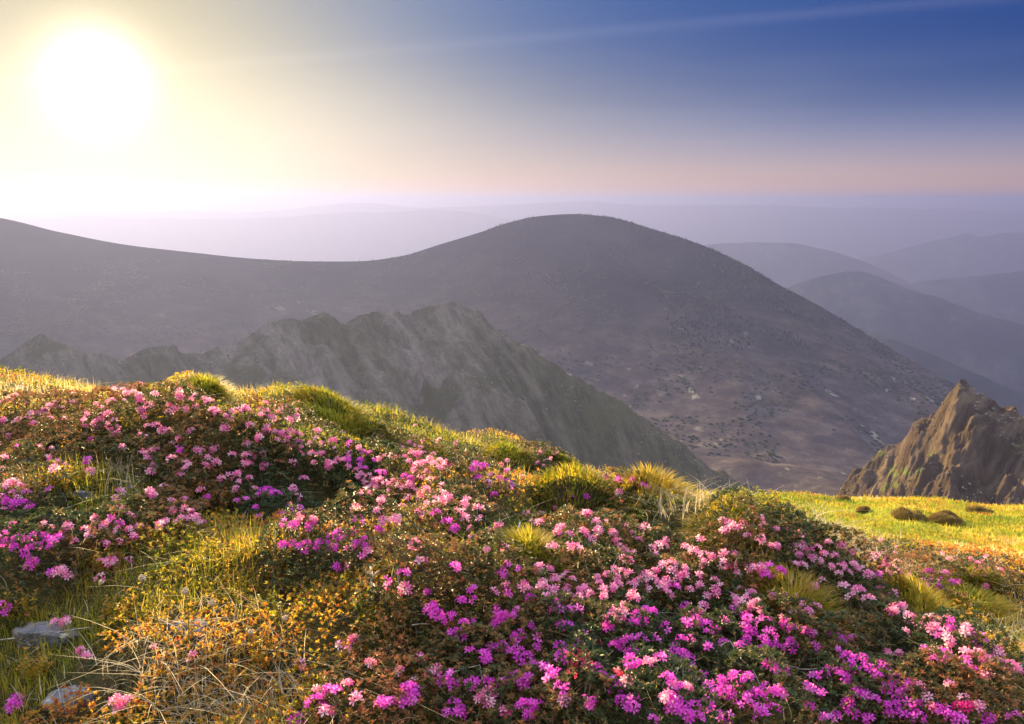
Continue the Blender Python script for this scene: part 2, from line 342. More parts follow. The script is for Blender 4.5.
TV = np.concatenate([np.stack([np.cos(a_) * .22, np.sin(a_) * .22, np.full(k, .05)], -1), [[0, 0, 1]]]); TF = [[i, (i + 1) % k, k] for i in range(k)]
sz = rng.uniform(4, 9, n)
V, F = stamp(TV, TF, P, rotz(rng.random(n) * 6.28), np.stack([sz * 1.1, sz * 1.1, sz], -1))
m, t = mat_new('spruce'); cS, _ = noise_ramp(t, .01, [(.4, (.005, .010, .010)), (.6, (.012, .018, .014))]); finish(t, cS, spec=0)
tag(mesh_obj('forest', V, F, m), 'dark spruce forest covering the broad mountain in the valley', 'forest', kind='stuff')

n = 30000
iu = rng.integers(0, len(uu) - 1, n); js = rng.integers(20, 200, n); fu, fs = rng.random(n), rng.random(n)
px_, py_, pz_ = bil(XX), bil(TT), bil(ZZ); keep = (fbm(px_ / 90, py_ / 120, 4, 46) > -.05) & (pz_ < -170); P = np.stack([px_, py_, pz_ - .4], -1)[keep]; n = len(P)
TV = np.array([(1, 0, 0), (.31, .95, 0), (-.81, .59, 0), (-.81, -.59, 0), (.31, -.95, 0), (.5, .2, .8), (-.4, .3, .9), (-.1, -.5, .7)]); TF = [(0, 1, 5), (1, 2, 6), (1, 6, 5), (2, 3, 6), (3, 4, 7), (3, 7, 6), (4, 0, 7), (0, 5, 7), (5, 6, 7)]
sz = rng.uniform(1.2, 5.5, n) ** 1.1
V, F = stamp(TV, TF, P, rotz(rng.random(n) * 6.28), np.stack([sz, sz * .8, sz * .55], -1))
m, t = mat_new('dwarf_pine'); cS, _ = noise_ramp(t, .02, [(.4, (.018, .026, .016)), (.6, (.05, .05, .028))]); finish(t, cS, spec=0)
tag(mesh_obj('scrub', V, F, m), 'dark dwarf pine scrub dotted over the valley slopes', 'scrub', kind='stuff')

m, t = mat_new('scree_rock'); cS, _ = noise_ramp(t, .3, [(.4, (.10, .085, .065)), (.6, (.26, .21, .17))]); finish(t, cS, spec=.05)
for gd, n, lo, hi, thr, jm, lab in ((rg, 26000, .35, 1.9, .02, 255, 'weathered rocks and scree strewn down the rocky ridge'), (cg, 12000, .25, 1.5, .0, 235, 'broken rocks strewn down the brown crag')):
    uu, tcr, sS, XX, TT, ZZ = gd; iu = rng.integers(0, len(uu) - 1, n); js = rng.integers(30, jm, n); fu, fs = rng.random(n), rng.random(n)
    px_, py_, pz_ = bil(XX), bil(TT), bil(ZZ); keep = fbm((px_ + py_ * .5) / 30, py_ / 60, 4, 48) > thr; P = np.stack([px_, py_, pz_], -1)[keep]; n = len(P)
    sz = lo + (hi - lo) * rng.random(n) ** 3
    V, F = stamp(TV, TF, P, np.einsum('nij,njk->nik', rotz(rng.random(n) * 6.28), rotx(rng.normal(0, .4, n))), np.stack([sz, sz * rng.uniform(.5, 1, n), sz * rng.uniform(.5, 1.4, n)], -1))
    tag(mesh_obj('scree', V, F, m), lab, 'scree', kind='stuff')

# ------------------------------------------------------------------ the near hillside
# (px, py, depth): where the bare ground stands
ctrl = [(-250, 720, 2.0), (0, 724, 1.9), (250, 724, 1.75), (512, 724, 1.7), (760, 724, 1.75), (1024, 724, 2.0), (1300, 724, 2.4),
    (-200, 560, 2.3), (0, 590, 2.2), (200, 600, 2.2), (420, 620, 2.25), (620, 640, 2.25), (820, 680, 2.2), (1024, 690, 2.5),
    (0, 500, 2.8), (200, 500, 2.9), (380, 560, 2.8), (540, 580, 3.0), (700, 600, 3.0), (860, 630, 3.1), (1024, 645, 3.4),
    (0, 430, 3.7), (150, 430, 3.8), (300, 460, 3.9), (450, 520, 3.9), (600, 550, 4.1), (760, 570, 4.2), (900, 600, 4.6), (1024, 625, 4.6),
    (-300, 330, 5.0), (-120, 350, 5.2), (0, 375, 5.5), (60, 385, 5.5), (110, 402, 5.5), (200, 403, 5.5), (260, 412, 5.7), (330, 425, 5.9), (440, 445, 6.4), (520, 458, 7.2), (600, 478, 8.2), (650, 492, 9.0), (700, 506, 9.5),
    (760, 513, 9.5), (814, 534, 8.6), (870, 553, 7.8), (930, 572, 7.2), (980, 588, 6.8), (1024, 606, 6.4), (1150, 640, 6.2),
    (600, 520, 5.6), (740, 540, 6.0), (400, 470, 5.0),
    (-300, 470, 8), (-120, 440, 8), (0, 450, 8), (110, 455, 8), (200, 460, 8), (330, 490, 9), (440, 500, 10), (600, 540, 12), (680, 545, 13),
    (0, 560, 14), (200, 560, 14), (440, 560, 18), (0, 600, 30), (300, 600, 35), (550, 560, 35),
    (760, 540, 13), (870, 585, 10.5), (980, 640, 9.5), (1024, 650, 9.4), (1200, 690, 9.5),
    (640, 500, 30), (700, 502, 22), (720, 498, 40), (850, 528, 20), (850, 506, 30), (850, 496, 46), (1024, 590, 14), (1024, 543, 21), (1024, 513, 31), (1024, 499, 46), (940, 560, 15), (940, 520, 26), (940, 496, 46),
    (1250, 590, 15), (1250, 530, 27), (1250, 500, 46), (780, 495, 46), (640, 515, 46), (500, 560, 60),
    (700, 620, 90), (1024, 620, 90), (300, 650, 90), (-200, 650, 80), (1400, 600, 90)]
ctrl = np.array(ctrl, float); CPn = at(ctrl[:, 0], ctrl[:, 1], ctrl[:, 2])
extra = np.array([(0, 0.3, -1.12), (-2.5, .3, -.75), (2.5, .3, -1.6), (0, -3, -.7), (-4, -3, .1), (4, -3, -1.6), (0, 1.0, -1.10), (-1.3, 1.1, -.98), (1.5, 1.1, -1.35), (-8, 4, -.1), (-8, 0, .6), (9, 1, -3.5), (9, -3, -3.2), (16, 6, -7)])
CPn = np.concatenate([CPn, extra])
# surface is fitted in a compressed plane so near detail and far slopes both behave
def warp(x, y):
    r = np.sqrt(x * x + (y + 1.5) ** 2) + 1e-6; k = np.log1p(r / 1.5) / r
    return x * k, (y + 1.5) * k
cx_, cy_ = warp(CPn[:, 0], CPn[:, 1])
def tps(r2): return r2 * np.log(r2 + 1e-9) * .5
n = len(cx_); r2 = (cx_[:, None] - cx_) ** 2 + (cy_[:, None] - cy_) ** 2
A = np.zeros((n + 3, n + 3)); A[:n, :n] = tps(r2) + np.eye(n) * 2e-4; A[:n, n] = 1; A[:n, n + 1] = cx_; A[:n, n + 2] = cy_; A[n:, :n] = A[:n, n:].T
dist0 = np.sqrt((CPn ** 2).sum(1)) + .8
sol = np.linalg.solve(A, np.concatenate([CPn[:, 2] / dist0, [0, 0, 0]]))
def Hbase(x, y):
    x = np.asarray(x, float); y = np.asarray(y, float); sh = x.shape; x = x.ravel(); y = y.ravel(); o = np.empty(len(x))
    for i in range(0, len(x), 40000):
        a, b = warp(x[i:i + 40000], y[i:i + 40000])
        o[i:i + 40000] = tps((a[:, None] - cx_) ** 2 + (b[:, None] - cy_) ** 2) @ sol[:n0] + sol[n0] + sol[n0 + 1] * a + sol[n0 + 2] * b
    # tps was fitted on height over distance
    z = o
    for _ in range(8): z = o * (np.sqrt(x * x + y * y + z * z) + .8)
    return z.reshape(sh)
n0 = n
def cast(px, py, f, y0=.8, y1=70.0, n=900):
    """first point where each pixel's sight line meets surface f"""
    d = ray(px, py).reshape(-1, 3); ys = np.geomspace(y0, y1, n); out = np.zeros_like(d)
    for i in range(len(d)):
        P = d[i] * (ys / d[i, 1])[:, None]; g = P[:, 2] - f(P[:, 0], P[:, 1])
        k = np.argmax(g < 0) if (g < 0).any() else len(ys) - 1
        if k == 0: out[i] = P[0]; continue
        s = g[k - 1] / (g[k - 1] - g[k] + 1e-12); out[i] = P[k - 1] * (1 - s) + P[k] * s
    return out
# raised banks: crest in pixels, height, width on the near side, width on the far side
banks = [([(40, 412), (130, 408), (230, 420)], .16, .22, .5), ([(250, 438), (330, 455), (400, 482), (470, 515)], .24, .20, .6),
    ([(470, 560), (560, 562), (650, 560), (740, 585)], .20, .30, .6), ([(740, 585), (850, 630), (960, 680)], .12, .25, .5),
    ([(680, 505), (760, 512), (820, 532)], .13, .35, .9), ([(850, 548), (930, 568), (990, 580), (1060, 596)], .22, .35, .6), ([(535, 482), (580, 478), (622, 490)], .22, .22, .5), ([(380, 440), (440, 446), (490, 462)], .16, .3, .7),
    ([(730, 592), (790, 598), (850, 606)], .14, .12, .4), ([(900, 590), (960, 590), (1040, 600)], .15, .25, .6), ([(190, 383), (215, 381)], .13, .18, .25),
    ([(290, 408), (340, 410), (385, 425)], .12, .25, .4), ([(200, 640), (270, 632), (360, 640)], .10, .14, .3), ([(60, 480), (150, 470)], .08, .2, .4), ([(620, 470), (670, 482)], .12, .3, .5), ([(500, 446), (560, 454)], .12, .3, .5)]
BK = []
for pl, h, wf, wb in banks:
    pl = np.array(pl, float); P = cast(pl[:, 0], pl[:, 1], lambda x, y: Hbase(x, y) + h)
    BK.append((P[:, :2], h, wf, wb))
def H(x, y):
    x = np.asarray(x, float); y = np.asarray(y, float); z = Hbase(x, y); r = np.sqrt(x * x + y * y)
    for pl, h, wf, wb in BK:
        best = np.full(x.shape, 1e9); sy = np.zeros(x.shape)
        for a, b in zip(pl[:-1], pl[1:]):
            d = b - a; s = np.clip(((x - a[0]) * d[0] + (y - a[1]) * d[1]) / (d @ d), 0, 1)
            qx = x - a[0] - s * d[0]; qy = y - a[1] - s * d[1]; dd_ = qx * qx + qy * qy
            m_ = dd_ < best; best = np.where(m_, dd_, best); sy = np.where(m_, qy, sy)
        wd = np.where(sy < 0, wf, wb); z = z + h * np.exp(-best / (wd * wd))
    near = np.clip(1.5 - r / 14, 0, 1)
    z = z + near * (.055 * fbm(x * 1.6, y * 1.6, 3, 201) + .035 * fbm(x * 5, y * 5, 3, 211)) * np.clip((r - .6), 0, 1)
    z = z + (1 - near) * (-.42 + .62 * fbm(x / 4, y / 4, 4, 221) + .10 * ridged(x / 1.3, y / 1.3, 3, 223))
    return z
# terrain mesh
def axis(lo, hi, nneg, npos, k): 
    a = -np.sinh(np.linspace(1, 0, nneg) * math.asinh(-lo / k)) * k if lo < 0 else np.array([0.])
    b = np.sinh(np.linspace(0, 1, npos)[1:] * math.asinh(hi / k)) * k
    return np.concatenate([a, b])
ax = axis(-420, 420, 260, 300, 3.0); ay = axis(-160, 520, 70, 460, 3.5)
GX, GY = np.meshgrid(ax, ay, indexing='ij'); GZ = H(GX, GY)
R_ = np.sqrt(GX ** 2 + GY ** 2); fr = np.clip((R_ - 60) / 300, 0, 1)
GZ = np.where(R_ > 60, np.minimum(GZ, 1e9) * (1 - fr) + (VALLEY - 15) * fr, GZ)
from_grid_ok = True
def Hg(x, y):
    """fast bilinear look-up in the ground mesh"""
    x = np.asarray(x, float); y = np.asarray(y, float)
    i = np.clip(np.searchsorted(ax, x) - 1, 0, len(ax) - 2); j = np.clip(np.searchsorted(ay, y) - 1, 0, len(ay) - 2)
    s = (x - ax[i]) / (ax[i + 1] - ax[i]); t_ = (y - ay[j]) / (ay[j + 1] - ay[j])
    return (GZ[i, j] * (1 - s) + GZ[i + 1, j] * s) * (1 - t_) + (GZ[i, j + 1] * (1 - s) + GZ[i + 1, j + 1] * s) * t_
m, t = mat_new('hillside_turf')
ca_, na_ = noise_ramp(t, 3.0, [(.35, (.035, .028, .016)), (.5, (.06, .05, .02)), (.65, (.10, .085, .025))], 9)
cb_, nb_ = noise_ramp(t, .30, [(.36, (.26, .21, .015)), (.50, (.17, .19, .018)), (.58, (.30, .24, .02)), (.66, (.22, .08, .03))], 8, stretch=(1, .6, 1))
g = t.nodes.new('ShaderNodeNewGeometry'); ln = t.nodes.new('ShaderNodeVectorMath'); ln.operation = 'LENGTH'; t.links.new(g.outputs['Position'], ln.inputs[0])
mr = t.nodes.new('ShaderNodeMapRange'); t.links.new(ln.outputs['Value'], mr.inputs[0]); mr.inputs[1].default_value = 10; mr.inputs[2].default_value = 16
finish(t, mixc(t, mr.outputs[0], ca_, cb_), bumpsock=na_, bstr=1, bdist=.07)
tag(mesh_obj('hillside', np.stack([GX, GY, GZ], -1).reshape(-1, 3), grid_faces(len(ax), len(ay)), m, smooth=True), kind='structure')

# ------------------------------------------------------------------ rhododendron patches
# pixel centre, half-width in pixels, depth/width ratio, height, leaf tone, label
SHRUBS = [
 (22, 545, 62, .9, .11, 'low rhododendron cushion thick with magenta flowers at the left edge of the slope', 'm'),
 (20, 495, 42, .8, .10, 'small rhododendron clump with pale and magenta blooms just above the thickest magenta clump', 'm'),
 (105, 535, 36, .9, .09, 'rhododendron with coral pink and pale blooms among yellow bilberry leaves, left slope', 'p'),
 (165, 518, 42, .8, .10, 'rhododendron with a spray of pink flowers just right of the grey stones', 'p'),
 (30, 410, 55, .9, .09, 'row of pink rhododendron near the crest at the far left', 'p'),
 (95, 415, 45, .9, .10, 'rhododendron with large pink clusters on the crest above the dark left hollow', 'p'),
 (60, 450, 65, .6, .12, 'dark leafy rhododendron with few flowers filling the left hollow', 'p'),
 (150, 443, 50, .8, .12, 'rhododendron with a wide pink band across its top, below the grassy knoll', 'p'),
 (205, 458, 50, .8, .12, 'rhododendron bearing many scattered round pink heads in the upper left', 'p'),
 (255, 480, 50, .7, .12, 'rhododendron on the shoulder of the bank with pale pink heads along its rim', 'p'),
 (175, 403, 40, .9, .08, 'pink rhododendron sprig patch right under the grassy knoll', 'p'),
 (282, 512, 45, .7, .11, 'rhododendron with deep magenta flowers hanging in the shaded bank', 'm'),
 (300, 545, 38, .7, .10, 'low rhododendron with three magenta heads above the orange heath patch', 'm'),
 (290, 417, 38, .8, .08, 'small pink rhododendron on the skyline dip right of the knoll', 'p'),
 (320, 455, 55, .6, .11, 'rhododendron bright with backlit pink along the crest of the middle bank', 'p'),
 (390, 488, 58, .6, .11, 'long rhododendron strip of pale pink along the brow of the middle bank', 'p'),
 (358, 540, 52, .8, .14, 'shaded dark rhododendron under the brow holding a few magenta heads', 'm'),
 (450, 520, 48, .7, .12, 'rhododendron with pink heads strung down the end of the middle bank', 'p'),
 (420, 458, 50, .7, .10, 'pale pink rhododendron carpet over the upper mound below the skyline', 'p'),
 (370, 462, 38, .8, .09, 'violet flowered rhododendron in the hollow behind the middle bank', 'm'),
 (480, 472, 42, .8, .09, 'dusky rhododendron with mauve flowers beside the large grass dome', 'm'),
 (548, 458, 38, .7, .08, 'dark rhododendron on the skyline with small salmon flowers', 'p'),
 (622, 483, 38, .7, .08, 'rhododendron with violet heads on the skyline right of the grass dome', 'm'),
 (420, 585, 62, .8, .14, 'nearly bare dark rhododendron thicket in the shaded middle slope', 'm'),
 (450, 612, 50, .9, .13, 'rhododendron with a chain of violet magenta heads in deep shade', 'm'),
 (512, 590, 50, .8, .13, 'rhododendron with bright magenta pairs at the left end of the densest bloom', 'm'),
 (590, 530, 55, .7, .10, 'pale salmon rhododendron patch below the large grass dome', 'p'),
 (655, 548, 45, .8, .09, 'rhododendron with red pink heads between two yellow grass strips', 'p'),
 (600, 585, 55, .7, .13, 'rhododendron crest packed with backlit pale pink and salmon heads', 'p'),
 (545, 640, 60, .8, .14, 'rhododendron with violet magenta heads left of the densest mass, lower middle', 'm'),
 (625, 635, 60, .8, .15, 'dense magenta rhododendron in the centre of the lower slope', 'm'),
 (690, 600, 55, .8, .13, 'rhododendron with pink rim and magenta face on the lower right crest', 'p'),
 (700, 655, 55, .8, .15, 'rhododendron with magenta heads around a bent bare twig', 'm'),
 (570, 695, 62, .8, .14, 'rhododendron at the bottom of the slope with big magenta heads and yellow leaves', 'm'),
 (660, 700, 60, .8, .15, 'large magenta rhododendron clump at the bottom right of centre', 'm'),
 (470, 680, 55, .8, .12, 'rhododendron with a heavy magenta truss in front of the shaded thicket', 'm'),
 (375, 695, 62, .8, .11, 'rhododendron of pale and coral heads over tan leaves beside the dry grass', 'p'),
 (775, 640, 55, .8, .14, 'rhododendron with magenta bands under the curved bare twig', 'm'),
 (765, 700, 62, .8, .15, 'broad rhododendron with violet magenta heads at the lower right foot', 'm'),
 (850, 690, 58, .8, .13, 'rhododendron thick with pink magenta trusses at the bottom right', 'm'),
 (930, 700, 55, .8, .12, 'rhododendron with coral and pink heads near the bottom right corner', 'p'),
 (990, 700, 50, .8, .10, 'sparse rhododendron with small pink heads in yellow heath by the right corner', 'p'),
 (820, 645, 45, .8, .12, 'low dark rhododendron with few pink heads in front of the grass bank', 'p'),
 (740, 545, 58, .8, .14, 'dark rhododendron hollow ringed with small pink flowers, right slope', 'p'),
 (700, 560, 38, .8, .10, 'rhododendron with red pink heads at the left rim of the dark hollow', 'p'),
 (810, 560, 52, .8, .12, 'rhododendron dotted with many small rose flowers on the right slope', 'p'),
 (860, 560, 48, .8, .11, 'rose flowered rhododendron below the brow of dry white grass', 'p'),
 (930, 578, 48, .8, .10, 'rhododendron with mauve pink heads strung before the green mound', 'p'),
 (985, 575, 34, .7, .08, 'small pink rhododendron on the brow against the green meadow', 'p'),
 (960, 640, 55, .7, .12, 'rhododendron with a loose row of magenta pink heads below the right grass bank', 'm'),
 (880, 620, 42, .7, .11, 'pink rhododendron tucked under the yellow grass bank on the right', 'p'),
]
# flower heads read off the photograph: (origin x, origin y, zoom): x, y pairs
FL = [
 ((0, 340, 3.0118), 'p', [(30,180),(8,190),(45,172),(75,195),(150,205),(165,198),(140,228),(155,240),(290,195),(325,190),(340,186),(375,185),(260,228),(95,225),(85,238),(60,245),(45,250),(115,222),(208,190),(335,275),(355,265),(325,300),(350,290),
  (445,262),(470,262),(490,275),(505,282),(425,292),(440,296),(370,330),(430,212),(530,172),(545,176),(615,180),(630,190),(622,170),(510,200),(510,220),(560,212),(525,210),(680,232),(655,222),(380,180),(370,152),(425,138),(400,160),
  (595,340),(640,335),(655,330),(570,380),(560,372),(620,385),(520,360),(472,330),(455,338),(160,395),(150,400),(15,285),(28,292),(735,375),(800,385),(810,380),(755,352),(690,415),(495,450),(460,470),(450,462),(515,488),(350,485),(340,478),(365,515),
  (555,515),(575,520),(590,540),(545,540),(500,550),(575,545),(285,540),(300,545),(25,440),(40,436),(60,445),(10,362),(8,395),(130,560),(115,568),(155,570),(325,675),(310,680),(345,668),(170,705),(195,700),(225,612),(240,608),(205,565),
  (850,210),(865,205),(840,222),(805,220),(790,232),(720,220),(700,218),(100,100),(165,95),(60,145),(185,125),(345,150),(690,240),(640,215),(590,205),
  (830,280),(850,285),(875,278),(890,282),(905,288),(860,318),(880,325),(905,330),(935,345),(955,350),(970,345),(985,372),(1000,378),(1015,362),(945,375),(990,390),(805,270),(835,305),(780,300),(1010,330),(930,315),(870,300)]),
 ((0, 340, 3.0118), 'm', [(545,338),(535,330),(265,362),(258,375),(55,325),(625,480),(640,482),(770,508),(785,512),(795,460),(810,455),(780,470),(835,470),(820,468),(715,488),(742,482),(880,520),(860,552),(845,560),(885,565),(935,565),(945,560),(855,625),(840,632),(925,618),(935,612),
  (1005,600),(1018,595),(1018,690),(20,490),(8,478),(45,498),(60,502),(75,495),(40,562),(25,570),(15,590),(30,600),(10,612),(60,600),(80,605),(100,600),(120,592),(140,600),(155,612),(175,600),(185,615),(150,630),(130,622),(110,625),(90,632),(75,650),(90,660),(65,665),(100,672),(85,685),(45,628),(30,632),(15,625),(335,545),(350,540),(360,555),(490,550),(145,200),(132,215),(275,305),(330,305),(620,195),(150,712),(185,712),(900,310),(930,322)]),
 ((340, 400, 3.0118), 'p', [(210,130),(225,140),(250,128),(240,145),(300,120),(285,130),(350,130),(345,140),(180,160),(195,175),(215,165),(235,170),(255,160),(270,180),(205,190),(230,200),(250,195),(280,165),(225,215),(260,220),(245,240),(275,245),(300,210),(320,200),(310,265),(185,145),
  (5,185),(25,205),(45,215),(65,225),(85,235),(105,250),(120,245),(135,255),(150,262),(165,250),(180,265),(195,270),(210,262),(110,270),(150,280),(95,265),(75,250),(50,240),(225,275),(245,285),(260,275),(280,282),(300,280),(315,290),(330,298),(265,318),(375,320),(385,325),(360,340),(290,300),(240,300),
  (110,340),(100,348),(240,345),(230,340),(400,420),(410,425),(440,455),(450,462),(430,470),(470,410),(480,385),(495,452),(420,362),(548,230),(555,240),(655,150),(650,165),(620,185),(635,180),(600,160),(480,240),(455,230),
  (645,330),(640,345),(610,350),(665,392),(670,380),(600,375),(580,370),(690,410),(715,450),(690,445),(655,410),(640,450),(650,460),(560,345),(780,400),(770,372),(745,350),(805,370),(855,385),(880,405),(895,408),(900,425),(835,428),(860,460),(915,390),(940,450),(980,445),(970,455),(850,485),(975,500),(900,440),
  (630,515),(610,550),(550,570),(570,575),(600,510),(680,530),(700,545),(720,580),(740,575),(755,590),(640,580),(620,600),(805,530),(820,525),(790,540),(835,540),(850,520),(870,530),(880,560),(900,545),(915,560),(840,560),(795,600),(790,580),(805,605),(830,575),(885,600),(900,590),(940,540),(955,555),(970,570),(950,520),(930,575),(830,640),(845,635),(860,650),(810,655),(1000,520),(1015,545),(985,590),(500,560),(690,600),(720,600)]),
 ((340, 400, 3.0118), 'm', [(60,185),(70,160),(60,200),(75,210),(28,165),(28,135),(10,102),(25,195),(45,400),(55,395),(35,408),(60,408),(78,445),(92,435),(70,440),(5,410),(8,510),(18,508),(145,545),(150,552),(345,510),(335,518),(355,515),(488,530),(480,535),(500,540),(535,515),(545,520),(505,500),(265,585),(258,592),(275,595),(280,622),(290,630),(275,632),(290,655),(305,668),(335,655),(350,652),(345,665),(400,605),(408,600),(365,610),(372,678),(385,680),(360,690),(395,675),(345,710),
  (500,590),(492,585),(510,592),(470,645),(485,640),(500,650),(515,655),(480,665),(495,670),(465,680),(535,640),(570,685),(560,700),(580,700),(545,712),(590,712),(525,715),(575,600),(590,590),(615,600),(630,610),(640,620),(620,590),(655,640),(665,650),(650,630),(690,640),(705,645),(715,635),(660,680),(675,685),(685,690),(650,690),(700,590),(730,590),(890,655),(905,650),(920,640),(935,645),(875,665),(885,680),(900,670),(810,690),(800,695),(980,690),(970,680),(990,690),(440,205),(425,210),(405,205),(465,290),(840,248),(850,255),(835,252),(880,245),(910,260),(930,265),(695,300),(680,270),(290,348),(280,342),(320,375),(335,385),(345,392),(305,368),(1010,570),(1018,560),(115,220),(130,225),(195,235),(215,240)]),
 ((680, 440, 2.977), 'p', [(15,322),(75,352),(60,355),(85,362),(95,350),(70,370),(240,238),(245,250),(238,228),(245,260),(150,260),(190,258),(170,268),(290,270),(355,285),(370,290),(345,280),(320,275),(130,245),(200,290),(270,320),(160,345),(130,370),(255,330),(345,325),(385,330),(395,355),(380,360),(355,345),(365,320),(410,320),(430,345),(440,330),(460,350),(440,310),(480,320),(415,350),(450,380),(470,400),(490,440),(525,390),(540,380),(535,395),(545,388),(525,378),(545,370),(500,400),(560,410),(575,350),(585,365),(600,345),(620,360),(640,340),(620,400),(610,380),(640,380),(650,400),(595,445),(600,455),(565,480),(530,455),(510,475),(640,320),(780,340),(820,360),(865,360),(880,355),(885,370),(905,365),(830,358),(855,370),
  (165,380),(215,385),(240,385),(195,385),(225,392),(170,400),(380,450),(400,445),(410,500),(400,510),(365,495),(385,520),(410,505),(340,470),(310,465),(325,455),(270,470),(280,460),(100,455),(60,440),(30,450),(15,390),(10,415),(50,410),(80,470),(95,465),(110,445),(70,500),(150,470),(200,480),(180,495),(240,515),(250,500),(210,500),(260,475),(630,515),(640,520),(615,520),(680,530),(710,530),(655,500),(670,545),(720,560),(740,545),(700,560),(750,540),(795,535),(850,560),(860,575),(840,560),(755,565),(980,680),(1000,690),(960,670),(935,660),(910,655),(850,640),(790,580),(650,640),(620,640),(640,630),(940,640)]),
 ((680, 440, 2.977), 'm', [(265,380),(300,395),(255,405),(680,405),(690,415),(720,420),(735,430),(745,420),(770,440),(760,425),(775,450),(810,425),(825,430),(730,440),(740,395),(590,410),(535,400),(20,505),(35,510),(10,515),(45,525),(40,545),(20,555),(55,500),(75,560),(65,570),(85,568),(108,572),(5,600),(20,605),(30,598),(80,620),(85,615),(10,640),(25,650),(5,655),(40,685),(55,690),(30,680),(65,705),(75,712),(155,700),(145,708),(165,710),(205,712),(130,520),(145,530),(160,515),(175,520),(190,525),(205,540),(220,535),(240,545),(255,550),(270,540),(180,565),(170,572),(190,570),(205,575),(230,560),(130,610),(180,620),(240,630),(250,620),(265,580),(270,590),(285,615),(300,610),(315,620),(330,605),(275,630),(230,645),(330,620),(285,685),(300,690),(262,675),(315,550),(300,560),(335,565),(375,580),(460,580),(450,590),(480,600),(495,605),(505,595),(400,620),(410,630),(470,635),(485,640),(455,640),(500,655),(515,665),(510,680),(525,670),(540,660),(440,685),(450,700),(470,690),(400,710),(430,710),(565,690),(580,700),(600,680),(560,705),(590,712),(620,700),(640,710),(715,540),(700,565),(760,570),(770,585),(800,545),(810,555),(730,630),(740,640),(720,635),(790,640),(785,630),(840,650),(770,660),(870,690),(900,705),(850,670),(875,610),(860,620),(860,600)]),
 ((0, 540, 3.935), 'p', [(400,90),(430,88),(450,80),(415,105),(440,102),(385,98),(250,130),(240,145),(270,150),(215,330),(235,325),(255,330),(245,345),(225,342),(320,440),(340,435),(315,460),(345,465),(330,475),(355,455),(300,450),(610,430),(590,435),(620,440),(760,468),(772,475),(455,640),(475,632),(500,635),(465,660),(485,655),(510,650),(470,675),(395,160),(505,85),(300,15),(285,10)]),
 ((0, 540, 3.935), 'm', [(195,150),(180,145),(210,155),(65,640),(80,635),(45,655),(10,270),(15,290),(5,300)]),
 ((240, 540, 3.935), 'p', [(450,400),(440,415),(460,412),(395,425),(410,410),(425,435),(390,440),(420,420),(405,445),(510,490),(525,485),(500,505),(515,512),(235,500),(220,495),(245,510),(425,575),(440,585),(410,580),(335,690),(345,700),(630,520),(615,530),(640,540),(710,480),(720,490),(705,495),(975,40),(990,50),(960,55),(920,5),(965,640),(985,610),(940,630),(955,650),(970,660),(990,640),(680,570),(670,580),(770,525),(310,600)]),
 ((240, 540, 3.935), 'm', [(345,595),(360,605),(335,610),(375,600),(385,610),(310,640),(295,650),(315,655),(285,645),(325,645),(560,650),(550,645),(580,645),(590,655),(600,665),(570,660),(640,610),(650,600),(665,595),(680,590),(690,600),(630,625),(645,630),(660,620),(675,615),(690,625),(640,650),(655,645),(670,640),(685,650),(650,660),(745,540),(755,550),(845,665),(830,680),(850,685),(815,685),(835,695),(860,690),(850,700),(805,680),(200,715),(235,718),(190,712),(790,570),(805,560),(820,550),(835,545),(815,570),(800,585),(785,590),(830,565),(845,580),(865,570),(880,580),(875,595),(855,595),(890,560),(915,575),(910,590),(840,535),(965,565),(975,575),(955,560),(960,460),(975,480),(950,470),(940,455),(965,490),(990,485),(905,440),(920,450),(995,430),(1010,440),(1000,420),(765,260),(745,250),(745,215),(735,225),(760,210),(790,320),(770,300),(830,300),(845,310),(860,345),(880,330),(895,345),(870,380),(850,375),(885,360),(870,250),(920,240),(930,232)]),
 ((500, 540, 3.935), 'p', [(260,200),(275,215),(300,210),(320,215),(285,230),(335,225),(350,235),(265,230),(240,190),(290,160),(215,120),(205,130),(150,115),(380,155),(430,130),(450,120),(470,135),(490,150),(440,150),(460,160),(480,120),(415,145),(525,185),(510,235),(540,235),(600,130),(620,145),(590,155),(640,180),(620,190),(655,170),(630,205),(660,195),(600,185),(720,120),(730,130),(740,155),(780,150),(790,185),(770,205),(810,210),(830,225),(800,235),(820,255),(835,240),(805,260),(850,200),(870,195),(885,205),(450,280),(470,275),(485,270),(440,300),(460,300),(480,290),(430,295),(455,315),(470,320),(410,240),(415,225),(575,490),(590,495),(605,490),(580,505),(600,510),(615,500),(950,200),(990,215),(930,235),(960,240),(985,235),(1005,250),(920,220),(970,265),(20,690),(10,700),(680,580),(735,590),(670,600),(655,630),(180,185),(100,190)]),
 ((500, 540, 3.935), 'c', [(270,470),(285,475),(300,455),(310,480),(325,455),(330,490),(345,500),(280,530),(295,545),(270,540),(300,530),(340,520),(385,415),(395,420),(360,510),(460,540),(470,550),(315,440)]),
